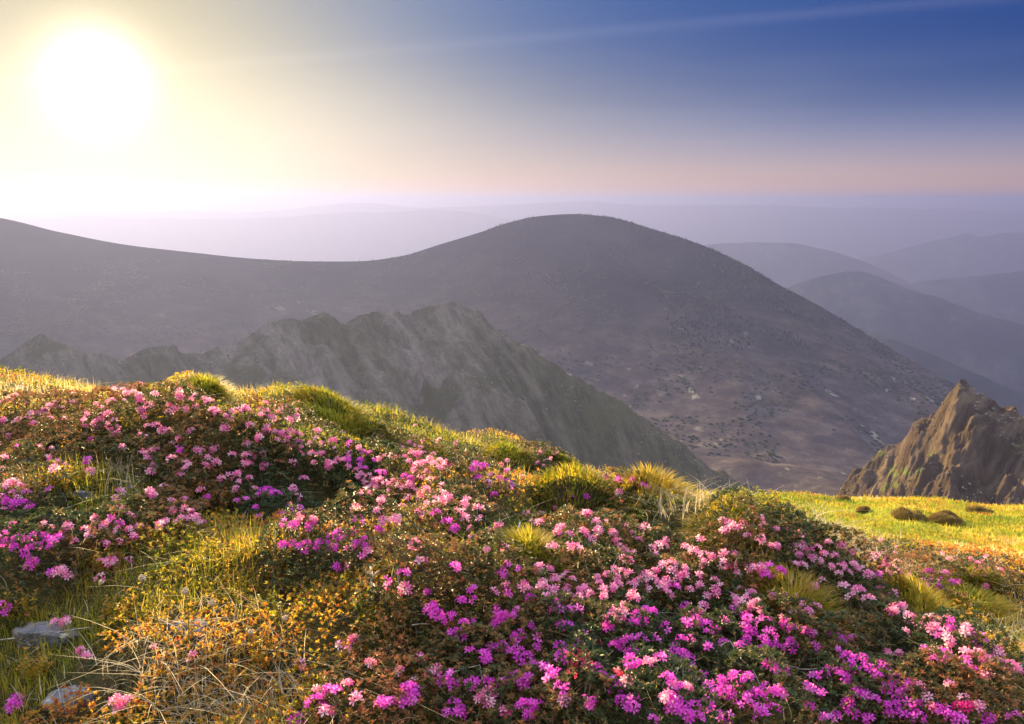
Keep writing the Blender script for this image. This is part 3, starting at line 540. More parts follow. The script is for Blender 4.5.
 ((500, 540, 3.935), 'm', [(15,150),(25,160),(10,140),(30,100),(70,125),(20,215),(30,225),(40,210),(10,300),(20,285),(35,290),(25,310),(65,290),(5,325),(50,305),(120,235),(115,245),(165,230),(180,240),(195,245),(210,240),(200,260),(175,255),(190,270),(215,275),(230,285),(245,270),(255,285),(225,305),(290,285),(300,295),(280,290),(225,330),(240,340),(260,350),(270,340),(250,360),(235,350),(100,340),(115,350),(130,345),(75,385),(90,390),(120,385),(135,380),(80,405),(100,375),(150,420),(160,430),(140,425),(10,430),(25,445),(50,450),(65,465),(80,445),(95,440),(110,460),(125,455),(75,480),(100,480),(130,490),(150,500),(170,505),(190,495),(45,440),(60,480),(240,430),(255,425),(265,440),(250,450),(245,465),(285,445),(310,420),(325,415),(340,420),(355,430),(200,530),(215,540),(190,545),(210,520),(225,525),(195,560),(60,550),(75,560),(90,570),(110,550),(100,570),(240,590),(220,595),(375,510),(390,520),(400,540),(385,550),(405,555),(370,490),(415,530),(450,570),(470,585),(485,600),(460,600),(440,585),(430,580),(475,570),(450,610),(335,640),(350,650),(365,645),(345,665),(325,655),(480,640),(500,650),(520,640),(535,655),(495,670),(510,680),(525,670),(480,665),(90,660),(105,670),(120,660),(135,670),(145,660),(110,690),(130,695),(95,690),(120,705),(430,350),(420,358),(440,345),(445,360),(540,300),(555,310),(570,295),(585,285),(600,290),(560,325),(545,330),(610,280),(590,305),(520,345),(510,335),(530,355),(635,345),(650,355),(665,335),(655,370),(670,350),(640,365),(725,275),(740,290),(755,300),(770,310),(750,280),(740,335),(755,335),(770,330),(720,340),(685,190),(700,185),(695,205),(790,350),(805,360),(820,370),(815,350),(850,365),(860,370),(925,350),(940,360),(955,355),(945,375),(470,410),(485,415),(460,430),(475,440),(495,430),(505,405),(450,425),(525,450),(520,470),(515,490),(535,490),(545,495),(540,440),(700,405),(715,400),(730,395),(745,405),(720,420),(685,430),(670,440),(690,455),(705,460),(720,450),(735,460),(745,470),(660,460),(715,475),(640,450),(630,470),(645,475),(610,400),(620,405),(560,400),(800,425),(815,420),(825,435),(810,440),(750,510),(770,500),(760,525),(740,505),(785,530),(800,545),(815,550),(795,560),(820,575),(810,590),(825,600),(800,530),(905,530),(920,540),(910,555),(930,555),(895,545),(970,545),(985,550),(975,570),(995,560),(870,600),(885,610),(900,605),(880,625),(895,625),(870,560),(660,560),(670,570),(665,620),(680,640),(660,645),(695,655),(710,665),(680,670),(725,680),(700,690),(720,700),(735,700),(690,610),(705,590),(760,660),(745,665),(775,665),(810,650),(820,640),(980,630),(960,650),(990,645),(1000,670),(975,660),(955,665),(1010,620),(860,700),(875,690),(890,705),(850,712),(880,712),(770,712),(790,705),(600,712),(930,420),(945,430),(960,440),(885,410),(895,420),(970,400),(1010,440),(1000,450),(870,300),(880,325),(905,290),(890,290),(915,310),(930,300),(950,310),(965,300),(980,310),(1000,320)]),
 ((760, 540, 3.879), 'p', [(15,310),(30,320),(5,330),(45,300),(90,320),(105,330),(95,345),(115,340),(80,310),(110,355),(190,350),(205,365),(215,420),(205,430),(225,425),(340,390),(330,400),(350,395),(285,365),(300,375),(300,440),(315,445),(290,445),(500,270),(510,285),(520,280),(575,300),(590,295),(615,315),(630,325),(620,350),(625,340),(640,300),(660,300),(685,310),(725,305),(690,355),(700,365),(680,350),(710,350),(740,355),(565,360),(560,370),(795,340),(810,350),(800,370),(815,375),(830,400),(840,410),(730,400),(640,430),(655,440),(625,440),(685,440),(700,435),(715,440),(720,450),(690,480),(785,460),(800,480),(815,500),(825,510),(840,520),(855,530),(870,535),(885,540),(865,550),(845,545),(735,570),(725,580),(745,580),(790,620),(800,610),(960,495),(975,505),(905,465),(880,470),(850,450),(850,660),(500,520),(510,530),(520,540),(450,495),(460,505),(650,610),(660,620),(660,660),(610,575),(165,260),(170,275),(155,250),(215,265),(225,275),(255,240),(130,290)]),
 ((760, 540, 3.879), 'm', [(375,110),(385,125),(395,115),(380,130),(565,150),(580,160),(640,180),(655,190),(680,165),(690,180),(700,160),(695,195),(745,160),(760,170),(770,165),(80,125),(35,360),(20,380),(45,385),(10,400),(60,400),(75,410),(30,425),(55,430),(80,430),(95,440),(15,435),(130,425),(25,490),(15,500),(55,505),(75,510),(90,515),(65,520),(20,580),(35,575),(50,600),(65,610),(75,600),(10,570),(45,585),(190,650),(205,655),(180,660),(200,670),(215,540),(205,550),(220,535),(255,500),(270,515),(285,525),(300,520),(315,530),(320,540),(265,530),(345,480),(355,490),(340,500),(365,485),(375,470),(390,475),(225,590),(215,600),(240,615),(250,620),(190,580),(420,500),(410,510),(430,520),(440,530),(455,520),(465,510),(425,505),(450,490),(415,525),(380,600),(370,590),(390,620),(405,610),(375,610),(440,625),(455,635),(340,640),(350,650),(360,680),(345,690),(335,650),(245,695),(260,705),(300,690),(310,700),(240,705),(275,708),(540,570),(555,580),(565,595),(480,580),(470,570),(490,600),(460,590),(500,590),(520,600),(545,610),(560,620),(575,640),(585,630),(490,650),(505,660),(480,655),(500,680),(515,690),(540,680),(550,700),(530,650),(570,700),(595,690),(610,700),(625,690),(585,570),(600,650),(690,660),(700,670),(715,665),(680,675),(705,690),(640,690),(660,650),(640,620),(770,705),(740,705),(420,705),(440,710),(880,700),(980,695),(45,665),(10,690),(20,705),(5,660),(35,670)]),
 ((760, 540, 3.879), 'k', [(770,630),(785,640),(800,650),(815,640),(790,655),(770,650),(805,630),(825,655),(780,620),(795,665)]),
]
SX = []
for (px, py, hw, rt, hh, lab, tone) in SHRUBS:
    P = cast([px], [py], lambda x, y: H(x, y) + hh * .5)[0]; a = hw * P[1] / FP * 1.12
    SX.append((P[0], P[1], a, max(a * rt * 1.35, .14), hh))
SX = np.array(SX)
def shrub_d(x, y, i): return np.sqrt(((x - SX[i, 0]) / SX[i, 2]) ** 2 + ((y - SX[i, 1]) / SX[i, 3]) ** 2)
def canopy(x, y):
    s = np.full(np.shape(x), .03)
    for i in range(len(SX)):
        d = shrub_d(x, y, i); s = np.maximum(s, SX[i, 4] * np.sqrt(np.clip(1 - (d / 1.15) ** 2, 0, 1)))
    return s
def inside(x, y, lim=1.0):
    m_ = np.zeros(np.shape(x), bool)
    for i in range(len(SX)): m_ |= shrub_d(x, y, i) + .35 * fbm(x * 9, y * 9, 2, 300) < lim
    return m_
heads = []
for (ox, oy, zf), tone, pts in FL:
    for (x, y) in pts: heads.append((ox + x / zf, oy + y / zf, tone))
# one head per spot: where two zooms listed the same head keep one
kept = []
for h_ in heads:
    lim = 4.2 if h_[1] < 500 else 6.2
    if all((h_[0] - q[0]) ** 2 + (h_[1] - q[1]) ** 2 > lim * lim for q in kept[-900:]): kept.append(h_)
heads = kept
for i, (px, py, hw, rt, hh, lab, tone) in enumerate(SHRUBS):   # the small heads too fine to read one by one
    for k in range((14 if px < 520 and tone == 'p' else 8) if py < 590 else 1):
        qx, qy = px + random.gauss(0, .55) * hw, py + random.gauss(0, .42) * hw * .55
        if all((qx - q[0]) ** 2 + (qy - q[1]) ** 2 > 25 for q in heads): heads.append((qx, min(qy, 722), 'p' if tone == 'p' or random.random() < .3 else 'm'))
hp = cast([h[0] for h in heads], [h[1] for h in heads], lambda x, y: Hg(x, y) + canopy(x, y), n=260)

# ---- flower head meshes: a truss of funnel florets with five spreading lobes
def petal_floret():
    V, F = [], []
    for k in range(5):
        a = k * 2 * math.pi / 5 + random.uniform(-.1, .1); b = len(V); wd = random.uniform(.34, .44)
        for r_, z_, w_ in ((.10, -.75, .10), (.30, -.20, .22), (.68, .06, wd), (.98, random.uniform(-.12, .18), wd * .62)):
            for sd in (-1, 1):
                aa = a + sd * w_ / max(r_, .3) * .62; V.append((r_ * math.cos(aa), r_ * math.sin(aa), z_ + (0.05 if r_ > .5 else 0) * random.uniform(-1, 1)))
        for j in range(3): F.append((b + 2 * j, b + 2 * j + 1, b + 2 * j + 3, b + 2 * j + 2))
    return np.array(V), np.array(F)
def truss(nf):
    VV, FF, T1 = [], [], []; off = 0
    for k in range(nf):
        ph = k * 2.4 + random.uniform(-.5, .5); po = .10 + 1.25 * math.sqrt((k + .3) / nf) + random.uniform(-.15, .15)
        d = Vector((math.sin(po) * math.cos(ph), math.sin(po) * math.sin(ph), math.cos(po)))
        q = d.to_track_quat('Z', 'Y').to_matrix(); r = .0118 * random.uniform(.85, 1.15)
        fv, ff = petal_floret(); fv = fv * r @ np.array(q).T + np.array(d) * random.uniform(.011, .021)
        VV.append(fv); FF.append(ff + off); off += len(fv); T1.append(np.full(len(fv), random.random()))
    return np.concatenate(VV), np.concatenate(FF), np.concatenate(T1)
PET = {  # pink paints sunlit heads, magenta shaded ones: light put into petal colour
 'm': leaf_mat('petal_magenta_shaded', [(0, (.66, .06, .54)), (.5, (.82, .12, .66)), (1, (.90, .26, .74))], .5, .6, .15, tboost=1.25),
 'p': leaf_mat('petal_pink_sunlit', [(0, (.78, .14, .40)), (.5, (.88, .36, .58)), (1, (.93, .64, .72))], .5, .6, .15, tboost=1.25),
 'c': leaf_mat('petal_coral', [(0, (.68, .06, .12)), (.6, (.72, .12, .22)), (1, (.78, .28, .34))], .5, .6, .15, tboost=1.25),
 'k': leaf_mat('petal_crimson_pink', [(0, (.72, .03, .22)), (1, (.80, .08, .36))], .5, .6, .15, tboost=1.25)}
TR = {k: [] for k in PET}
for kk in PET:
    for v in range(10 if kk in 'mp' else 4):
        V, F, tt = truss(random.choice((3, 5, 6, 7, 9)))
        o = mesh_obj('flower_cluster', V, F, PET[kk], attr={'tint': tt}); TR[kk].append(o.data); bpy.data.objects.remove(o)

# ---- leaves
def leaf_tpl(wd=.36, curl=.12, fold=.10):
    V = [(0, 0, 0), (.45, -wd * .8, fold), (.45, 0, 0), (.45, wd * .8, fold), (1, 0, -curl)]
    return np.array(V, float), np.array([(0, 1, 2), (0, 2, 3), (1, 4, 2), (2, 4, 3)])
def rosettes(P, R, size, nl=7, tilt=(.1, .9), wd=.3, seed=1, tint=None):
    """whorls of leaves standing at the points P"""
    g_ = np.random.default_rng(seed); n = len(P); LV, LF = leaf_tpl(wd)
    ang = (np.arange(nl) * 2.399)[None] + g_.random((n, 1)) * 6.28 + g_.normal(0, .2, (n, nl))
    tl = g_.uniform(*tilt, (n, nl)); sz = size[:, None] * g_.uniform(.7, 1.15, (n, nl))
    Q = np.einsum('nij,nkjl->nkil', R, np.einsum('nkij,nkjl->nkil', rotz(ang), roty(-tl)))
    Pk = np.repeat(P[:, None], nl, 1) + R[:, None, :, 2] * (g_.random((n, nl, 1)) * .5 * size[:, None, None])
    V, F = stamp(LV, LF, Pk.reshape(-1, 3), Q.reshape(-1, 3, 3), sz.reshape(-1))
    tv = (tint[:, None] + g_.normal(0, .13, (n, nl))).clip(0, 1).reshape(-1)
    return V, F, np.repeat(tv, len(LV))
def tiltR(n, s, g_): return np.einsum('nij,njk->nik', rotz(g_.random(n) * 6.28), rotx(g_.normal(0, s, n)))
RL = leaf_mat('rhododendron_leaf', [(0, (.022, .045, .014)), (.45, (.045, .065, .020)), (.68, (.12, .095, .03)), (.88, (.26, .14, .045)), (1, (.34, .12, .055))], .32, .42, .22, tboost=1.8)
BARK = None
m, t = mat_new('twig_bark'); cB, _ = noise_ramp(t, 60, [(.4, (.09, .06, .045)), (.6, (.20, .15, .11))]); finish(t, cB); BARK = m
m, t = mat_new('bleached_wood'); cB, _ = noise_ramp(t, 80, [(.4, (.32, .27, .22)), (.6, (.52, .46, .40))]); finish(t, cB); DEAD = m
def tube(path, rad, k=5):
    path = np.array(path, float); n = len(path); V = []
    for i in range(n):
        d = path[min(i + 1, n - 1)] - path[max(i - 1, 0)]; d /= np.linalg.norm(d) + 1e-9
        a = np.cross(d, (0.3, .2, 1.)); a /= np.linalg.norm(a) + 1e-9; b = np.cross(d, a)
        for j in range(k):
            q = 2 * math.pi * j / k; V.append(path[i] + (a * math.cos(q) + b * math.sin(q)) * rad[i])
    F = [(i * k + j, i * k + (j + 1) % k, (i + 1) * k + (j + 1) % k, (i + 1) * k + j) for i in range(n - 1) for j in range(k)]
    return np.array(V), np.array(F)
def join(parts):
    VV, FF, o = [], [], 0
    for V, F in parts: VV.append(V); FF.append(F + o); o += len(V)
    return np.concatenate(VV), np.concatenate(FF)

def add_sprays(V, F, tv, st, leaf, bark, root):
    SV, SF = join(st); SF = np.concatenate([SF[:, [0, 1, 2]], SF[:, [0, 2, 3]]]) + len(V)
    o = mesh_obj('foliage', np.concatenate([V, SV]), np.concatenate([F, SF]), [leaf, bark], root, {'tint': np.concatenate([tv, np.full(len(SV), .6)])})
    mi = np.zeros(len(F) + len(SF), np.int32); mi[len(F):] = 1; o.data.polygons.foreach_set('material_index', mi)
owner = np.array([int(np.argmin([shrub_d(p[0], p[1], i) for i in range(len(SX))])) for p in hp])
GR = 'rhododendron patches flowering across the hillside'
for i, (px, py, hw, rt, hh, lab, tone) in enumerate(SHRUBS):
    cx0, cy0, a, b, hh = SX[i]; g_ = np.random.default_rng(1000 + i)
    z0 = float(Hg(cx0, cy0)); root = empty('rhododendron_shrub', (cx0, cy0, z0)); tag(root, lab, 'shrub', GR)
    base = np.array([cx0, cy0, z0]); dist = math.hypot(cx0, cy0)
    lf = .0105 + .0011 * max(dist - 2, 0)                  # leaf length grows a little where the patch is far off
    n = int(min(4600, 3.14 * a * b / (lf * 1.5) ** 2 * 2.1))
    rr_ = np.sqrt(g_.random(n)) * 1.12; th_ = g_.random(n) * 6.283
    x = cx0 + a * rr_ * np.cos(th_); y = cy0 + b * rr_ * np.sin(th_)
    ok = rr_ + .35 * fbm(x * 9, y * 9, 2, 300) < 1.08; x, y = x[ok], y[ok]
    cz = canopy(x, y) * (1 + .45 * fbm(x * 14, y * 14, 3, 77)); dz = np.where(g_.random(len(x)) < .3, g_.uniform(.3, .9, len(x)), 1)
    z = Hg(x, y) + cz * dz
    mine = [k for k in range(len(hp)) if owner[k] == i]
    for k in mine:                                         # leaves right under every flower head
        q = hp[k]; r_ = g_.normal(0, .022, (7, 2)); x = np.append(x, q[0] + r_[:, 0]); y = np.append(y, q[1] + r_[:, 1]); z = np.append(z, q[2] - g_.uniform(.012, .04, 7))
    P = np.stack([x, y, z], -1) - base; n = len(P)
    tn = np.clip(.42 + .5 * fbm(x * 4, y * 4, 3, 88) + .15 * g_.normal(size=n) + (.22 if tone == 'p' else .02), 0, 1)
    V, F, tv = rosettes(P, tiltR(n, .45, g_), np.full(n, lf) * g_.uniform(.8, 1.25, n), 7, (.05, 1.0), .27, 50 + i, tn)
    st = []
    for k in range(26):
        j = g_.integers(0, n); p = P[j]; q = np.array([p[0] * .8 + g_.normal(0, .02), p[1] * .8 + g_.normal(0, .02), 0]); q[2] = float(Hg(q[0] + cx0, q[1] + cy0)) - z0 - .01
        mid = (p + q) / 2 + g_.normal(0, .012, 3); st.append(tube([q, mid, p], [.0022, .0017, .001], 4))
    add_sprays(V, F, tv, st, RL, BARK, root)
    mine.sort(key=lambda k: hp[k][1]); 
    for k in mine:
        tn_ = heads[k][2]; o = bpy.data.objects.new('flower_cluster', random.choice(TR[tn_])); COL.objects.link(o); o.parent = root
        o.location = tuple(hp[k] - base + np.array([0, 0, .002])); s = random.uniform(.56, .94) * (1.0 if dist < 4 else 1.08 + .03 * (dist - 4)); o.scale = (s, s, s)
        o.rotation_euler = (random.gauss(.30, .30), random.gauss(0, .30), random.random() * 6.28)
print('heads', len(heads), 'max per shrub', max(np.bincount(owner)))

# ------------------------------------------------------------------ ground cover
def scatter(n_, y0=.75, y1=16, p=1.0, half=1.05, seed=1):
    """random ground points, denser near the viewpoint"""
    g_ = np.random.default_rng(seed); q = g_.random(n_)
    Y = y0 * (y1 / y0) ** (q ** p); U = g_.uniform(-half, half, n_)
    return U * Y + g_.normal(0, .02, n_), Y, g_
def pix(x, y, z):
    d1 = y * CP - z * SP; d2 = y * SP + z * CP; return 512 + FP * x / d1, 362 - FP * d2 / d1
def blades(P, h, w_, lean, az, seed=1, seg=3):
    g_ = np.random.default_rng(seed); n = len(P); s = np.linspace(0, 1, seg + 1)
    dx, dy = np.cos(az), np.sin(az); fx, fy = -dy, dx
    V = np.zeros((n, seg + 1, 2, 3)); 
    for k, sk in enumerate(s):
        r_ = lean * sk ** 2 * h; zz = h * sk * (1 - .35 * np.clip(lean, 0, 1.5) * sk); ww = w_ * (1 - sk) ** .7 * .5 + w_ * .04
        cx = P[:, 0] + dx * r_; cyy = P[:, 1] + dy * r_
        for j, sd in enumerate((-1, 1)):
            V[:, k, j, 0] = cx + fx * ww * sd; V[:, k, j, 1] = cyy + fy * ww * sd; V[:, k, j, 2] = P[:, 2] + zz
    F = np.array([(2 * k, 2 * k + 1, 2 * k + 3, 2 * k + 2) for k in range(seg)])
    F = F[None] + (np.arange(n) * (seg + 1) * 2)[:, None, None]
    return V.reshape(-1, 3), F.reshape(-1, 4), (seg + 1) * 2
GRASS = leaf_mat('grass_blade', [(0, (.08, .14, .014)), (.3, (.17, .20, .018)), (.55, (.36, .30, .03)), (.75, (.44, .30, .05)), (.9, (.55, .40, .16)), (1, (.60, .48, .28))], .55, .6, .2, tboost=1.6)
HEATH = leaf_mat('bilberry_leaf', [(0, (.06, .10, .012)), (.28, (.20, .20, .018)), (.5, (.42, .29, .028)), (.75, (.48, .21, .03)), (1, (.34, .08, .035))], .55, .45, .3, tboost=1.6)
DRY = leaf_mat('dry_grass_blade', [(0, (.40, .30, .14)), (1, (.66, .58, .42))], .4, .6, .2, tboost=1.2)

# bilberry and crowberry sprigs: small yellow-green leaves over everything not taken by rhododendron
x, y, g_ = scatter(170000, seed=5, y1=11)
ok = (~inside(x, y, .82) | (g_.random(len(x)) < .22)) & (fbm(x * 2.2, y * 2.2, 3, 400) > -.16); x, y = x[ok], y[ok]
r_ = np.sqrt(x * x + y * y); sz = .0085 + .0013 * np.clip(r_ - 1.5, 0, 9); n = len(x)
z = Hg(x, y) + g_.random(n) * (.03 + .05 * np.clip(fbm(x * 6, y * 6, 3, 410) + .4, 0, 1)) 
tn = np.clip(.34 + .85 * fbm(x * 1.7, y * 1.7, 3, 420) + .12 * g_.normal(size=n), 0, 1)
V, F, tv = rosettes(np.stack([x, y, z], -1), tiltR(n, .6, g_), sz, 6, (.2, 1.3), .36, 9, tn)
tag(mesh_obj('bilberry_cover', V, F, HEATH, None, {'tint': tv}), 'yellow green bilberry and heath leaves carpeting the slope between the rhododendrons', 'ground cover', kind='stuff')
# moss and fallen leaves close to the soil
x, y, g_ = scatter(135000, seed=16, y1=7); n = len(x); z = Hg(x, y) + g_.random(n) * .012
V, F, tv = rosettes(np.stack([x, y, z], -1), tiltR(n, .7, g_), .0075 + .0016 * np.clip(y - 1.5, 0, 9), 4, (.1, 1.2), .34, 17, np.clip(.40 + .8 * fbm(x * 4, y * 4, 3, 440) + .15 * g_.normal(size=n), 0, 1))
LITTER = leaf_mat('moss_and_leaf_litter', [(0, (.03, .05, .012)), (.4, (.09, .10, .02)), (.7, (.16, .11, .04)), (1, (.20, .12, .06))], .3)
tag(mesh_obj('leaf_litter', V, F, LITTER, None, {'tint': tv}), 'moss and brown fallen leaves on the soil under the shrubs', 'leaf litter', kind='stuff')
# grass
x, y, g_ = scatter(320000, seed=6, y1=15)
dens = fbm(x * 1.3, y * 1.3, 4, 500)
ok = (dens > .10 - .22 * np.clip((y - 3) / 3, 0, 1)) & ~inside(x, y, .9); x, y = x[ok], y[ok]; n = len(x); r_ = np.sqrt(x * x + y * y)
hgt = (.035 + .035 * np.clip(fbm(x * 3, y * 3, 2, 510) + .5, 0, 1)) * g_.uniform(.5, 1.5, n) * (1 + .03 * r_)
P = np.stack([x, y, Hg(x, y) - .004], -1)
V, F, kpt = blades(P, hgt, .0014 + .00045 * r_, g_.gamma(2, .3, n), g_.random(n) * 6.28)
tn = np.clip(.38 + .10 * np.clip(y - 2.5, 0, 2) + .8 * fbm(x * 1.1, y * 1.1, 3, 520) + .15 * g_.normal(size=n), 0, 1)
tag(mesh_obj('grass', V, F, GRASS, None, {'tint': np.repeat(tn, kpt)}), 'green and golden mountain grass growing over the slope', 'grass', kind='stuff')
# bleached grass on the brow and at the foot of the slope
x, y, g_ = scatter(210000, seed=8, y1=11); zz = Hg(x, y); qx, qy = pix(x, y, zz)
def nearseg(qx, qy, a, b, w_):
    a = np.array(a, float); b = np.array(b, float); d = b - a; s = np.clip(((qx - a[0]) * d[0] + (qy - a[1]) * d[1]) / (d @ d), 0, 1)
    return np.exp(-((qx - a[0] - s * d[0]) ** 2 + (qy - a[1] - s * d[1]) ** 2) / w_ ** 2)
pr = np.maximum.reduce([nearseg(qx, qy, (820, 540), (1024, 610), 16), nearseg(qx, qy, (640, 500), (700, 525), 18), nearseg(qx, qy, (180, 690), (270, 700), 40), nearseg(qx, qy, (120, 480), (140, 486), 14), nearseg(qx, qy, (730, 580), (780, 572), 12), nearseg(qx, qy, (980, 600), (1030, 640), 26)])
ok = g_.random(len(x)) < pr * .8; x, y, zz = x[ok], y[ok], zz[ok]; n = len(x); r_ = np.sqrt(x * x + y * y)
V, F, kpt = blades(np.stack([x, y, zz - .004], -1), g_.uniform(.05, .12, n), .0014 + .00040 * r_, g_.gamma(3, .35, n), g_.random(n) * 6.28, seg=4)
tag(mesh_obj('dry_grass', V, F, DRY, None, {'tint': np.repeat(g_.random(n), kpt)}), 'bleached dry grass along the brow and the foot of the slope', 'dry grass', kind='stuff')
# meadow turf beyond the brow
x, y, g_ = scatter(420000, y0=10, y1=60, seed=11, half=.95); ok = g_.random(len(x)) < .8 + .8 * fbm(x / 2, y / 2, 4, 600); x, y = x[ok], y[ok]; n = len(x); r_ = np.sqrt(x * x + y * y)
V, F, kpt = blades(np.stack([x, y, Hg(x, y) - .01], -1), g_.uniform(.05, .15, n) * (.8 + r_ * .02), .006 + .0007 * r_, g_.gamma(2, .3, n), g_.random(n) * 6.28, seg=2)
tn = np.clip(.56 + .8 * fbm(x / 4, y / 2.5, 4, 610) + .1 * g_.normal(size=n), 0, 1)
tag(mesh_obj('meadow_grass', V, F, GRASS, None, {'tint': np.repeat(tn, kpt)}), 'yellow green meadow turf below the slope on the right', 'grass', kind='stuff')
x, y, g_ = scatter(115000, y0=10, y1=58, seed=13, half=.95); ok = fbm(x / 2.4, y / 1.8, 4, 620) > .06; x, y = x[ok], y[ok]; n = len(x)
z = Hg(x, y) + g_.random(n) * .06; tn = np.clip(.55 + .9 * fbm(x / 3, y / 2, 3, 630) + .1 * g_.normal(size=n), 0, 1)
V, F, tv = rosettes(np.stack([x, y, z], -1), tiltR(n, .6, g_), .016 + .0013 * y, 5, (.2, 1.3), .34, 15, tn)
tag(mesh_obj('meadow_heath', V, F, HEATH, None, {'tint': tv}), 'olive and rust coloured heath patches in the meadow turf', 'ground cover', kind='stuff')
# loose straw and old stalks
x, y, g_ = scatter(7000, seed=12, y1=7); n = len(x)
V, F, kpt = blades(np.stack([x, y, Hg(x, y) + canopy(x, y) * .5], -1), g_.uniform(.025, .08, n), .0012 + .0003 * y, g_.uniform(.5, 2.5, n), g_.random(n) * 6.28, seg=4)
tag(mesh_obj('straw', V, F, DRY, None, {'tint': np.repeat(g_.random(n), kpt)}), 'thin straw and withered stalks caught among the leaves', 'straw', kind='stuff')

# ------------------------------------------------------------------ grass tussocks
TU = [
 (205, 385, 24, .085, .07, 'round green grass knoll standing highest on the skyline above the flowers'),
 (155, 392, 18, .05, .06, 'small dark grass tuft on the skyline left of the round knoll'),
 (330, 412, 42, .07, .07, 'long grass hummock on the skyline right of the pink skyline shrub'),
 (372, 425, 22, .06, .06, 'short grass hummock at the lower end of the long skyline hummock'),
 (435, 450, 34, .06, .06, 'golden grass mound in the upper middle between two pink carpets'),
 (575, 488, 42, .08, .05, 'large dome of long green grass with a shaded right side'),
 (510, 448, 28, .07, .05, 'golden grass hummock on the skyline left of the dark salmon shrub'),
 (562, 458, 18, .05, .06, 'small green grass tuft on the skyline above the large grass dome'),
 (650, 487, 36, .08, .08, 'bleached grass hummock where the skyline meets the meadow'),
 (530, 545, 26, .06, .08, 'golden grass tuft beside the pale dead stalk in the middle of the slope'),
 (790, 600, 55, .08, .09, 'wide bright yellow grass bank on the right slope'),
 (730, 520, 44, .06, .07, 'yellow grass cap above the dark flower hollow'),
 (970, 600, 46, .08, .09, 'yellow green grass mound by the right edge'),
 (920, 605, 36, .07, .08, 'yellow grass mound left of the one at the right edge'),
 (975, 575, 26, .06, .07, 'dark grass hummock with a golden rim on the right brow'),
]
for i, (px, py, hw, hh, bl, lab) in enumerate(TU):
    g_ = np.random.default_rng(3000 + i); P0 = cast([px], [py], lambda x, y: Hg(x, y) + hh * .8)[0]; a = hw * P0[1] / FP; z0 = float(Hg(P0[0], P0[1]))
    root = empty('grass_tussock', (P0[0], P0[1], z0)); tag(root, lab, 'grass tussock', 'grass tussocks on the slope')
    # earthy core
    k1, k2 = 18, 8; Vc = []
    for r1 in range(k2):
        rr1 = r1 / (k2 - 1)
        for q in range(k1):
            an = q * 2 * math.pi / k1; xx = a * rr1 * math.cos(an); yy = a * .8 * rr1 * math.sin(an)
            Vc.append((xx, yy, float(Hg(P0[0] + xx, P0[1] + yy)) - z0 + hh * math.sqrt(max(0, 1 - rr1 ** 2)) * (1 + .3 * fbm(np.array(xx * 12 + i), np.array(yy * 12), 2, 5)) - .03))
    Fc = [(r1 * k1 + q, r1 * k1 + (q + 1) % k1, (r1 + 1) * k1 + (q + 1) % k1, (r1 + 1) * k1 + q) for r1 in range(k2 - 1) for q in range(k1)]
    mesh_obj('root_mound', Vc, Fc, bpy.data.materials['hillside_turf'], root, smooth=True)
    n = int(min(16000, 3.14 * a * a * .8 * 60000 / (1 + .25 * P0[1] ** 1.6)) + 900); rr1 = np.sqrt(g_.random(n)) * 1.05; an = g_.random(n) * 6.283
    xx = a * rr1 * np.cos(an); yy = a * .8 * rr1 * np.sin(an)
    zz = Hg(P0[0] + xx, P0[1] + yy) - z0 + hh * np.sqrt(np.clip(1 - rr1 ** 2, 0, 1)) - .012
    V, F, kpt = blades(np.stack([xx, yy, zz], -1), bl * .62 * g_.uniform(.5, 1.25, n), .0018 + .0008 * P0[1], (.25 + 1.1 * rr1) * g_.uniform(.5, 1.4, n), an + g_.normal(0, .5, n), seg=4)
    tn = np.clip({0: .34, 5: .44, 7: .3}.get(i, .50) + .35 * fbm(xx * 6 + i, yy * 6, 3, 30) + .13 * g_.normal(size=n), 0, 1)
    mesh_obj('blades', V, F, GRASS, root, {'tint': np.repeat(tn, kpt)})

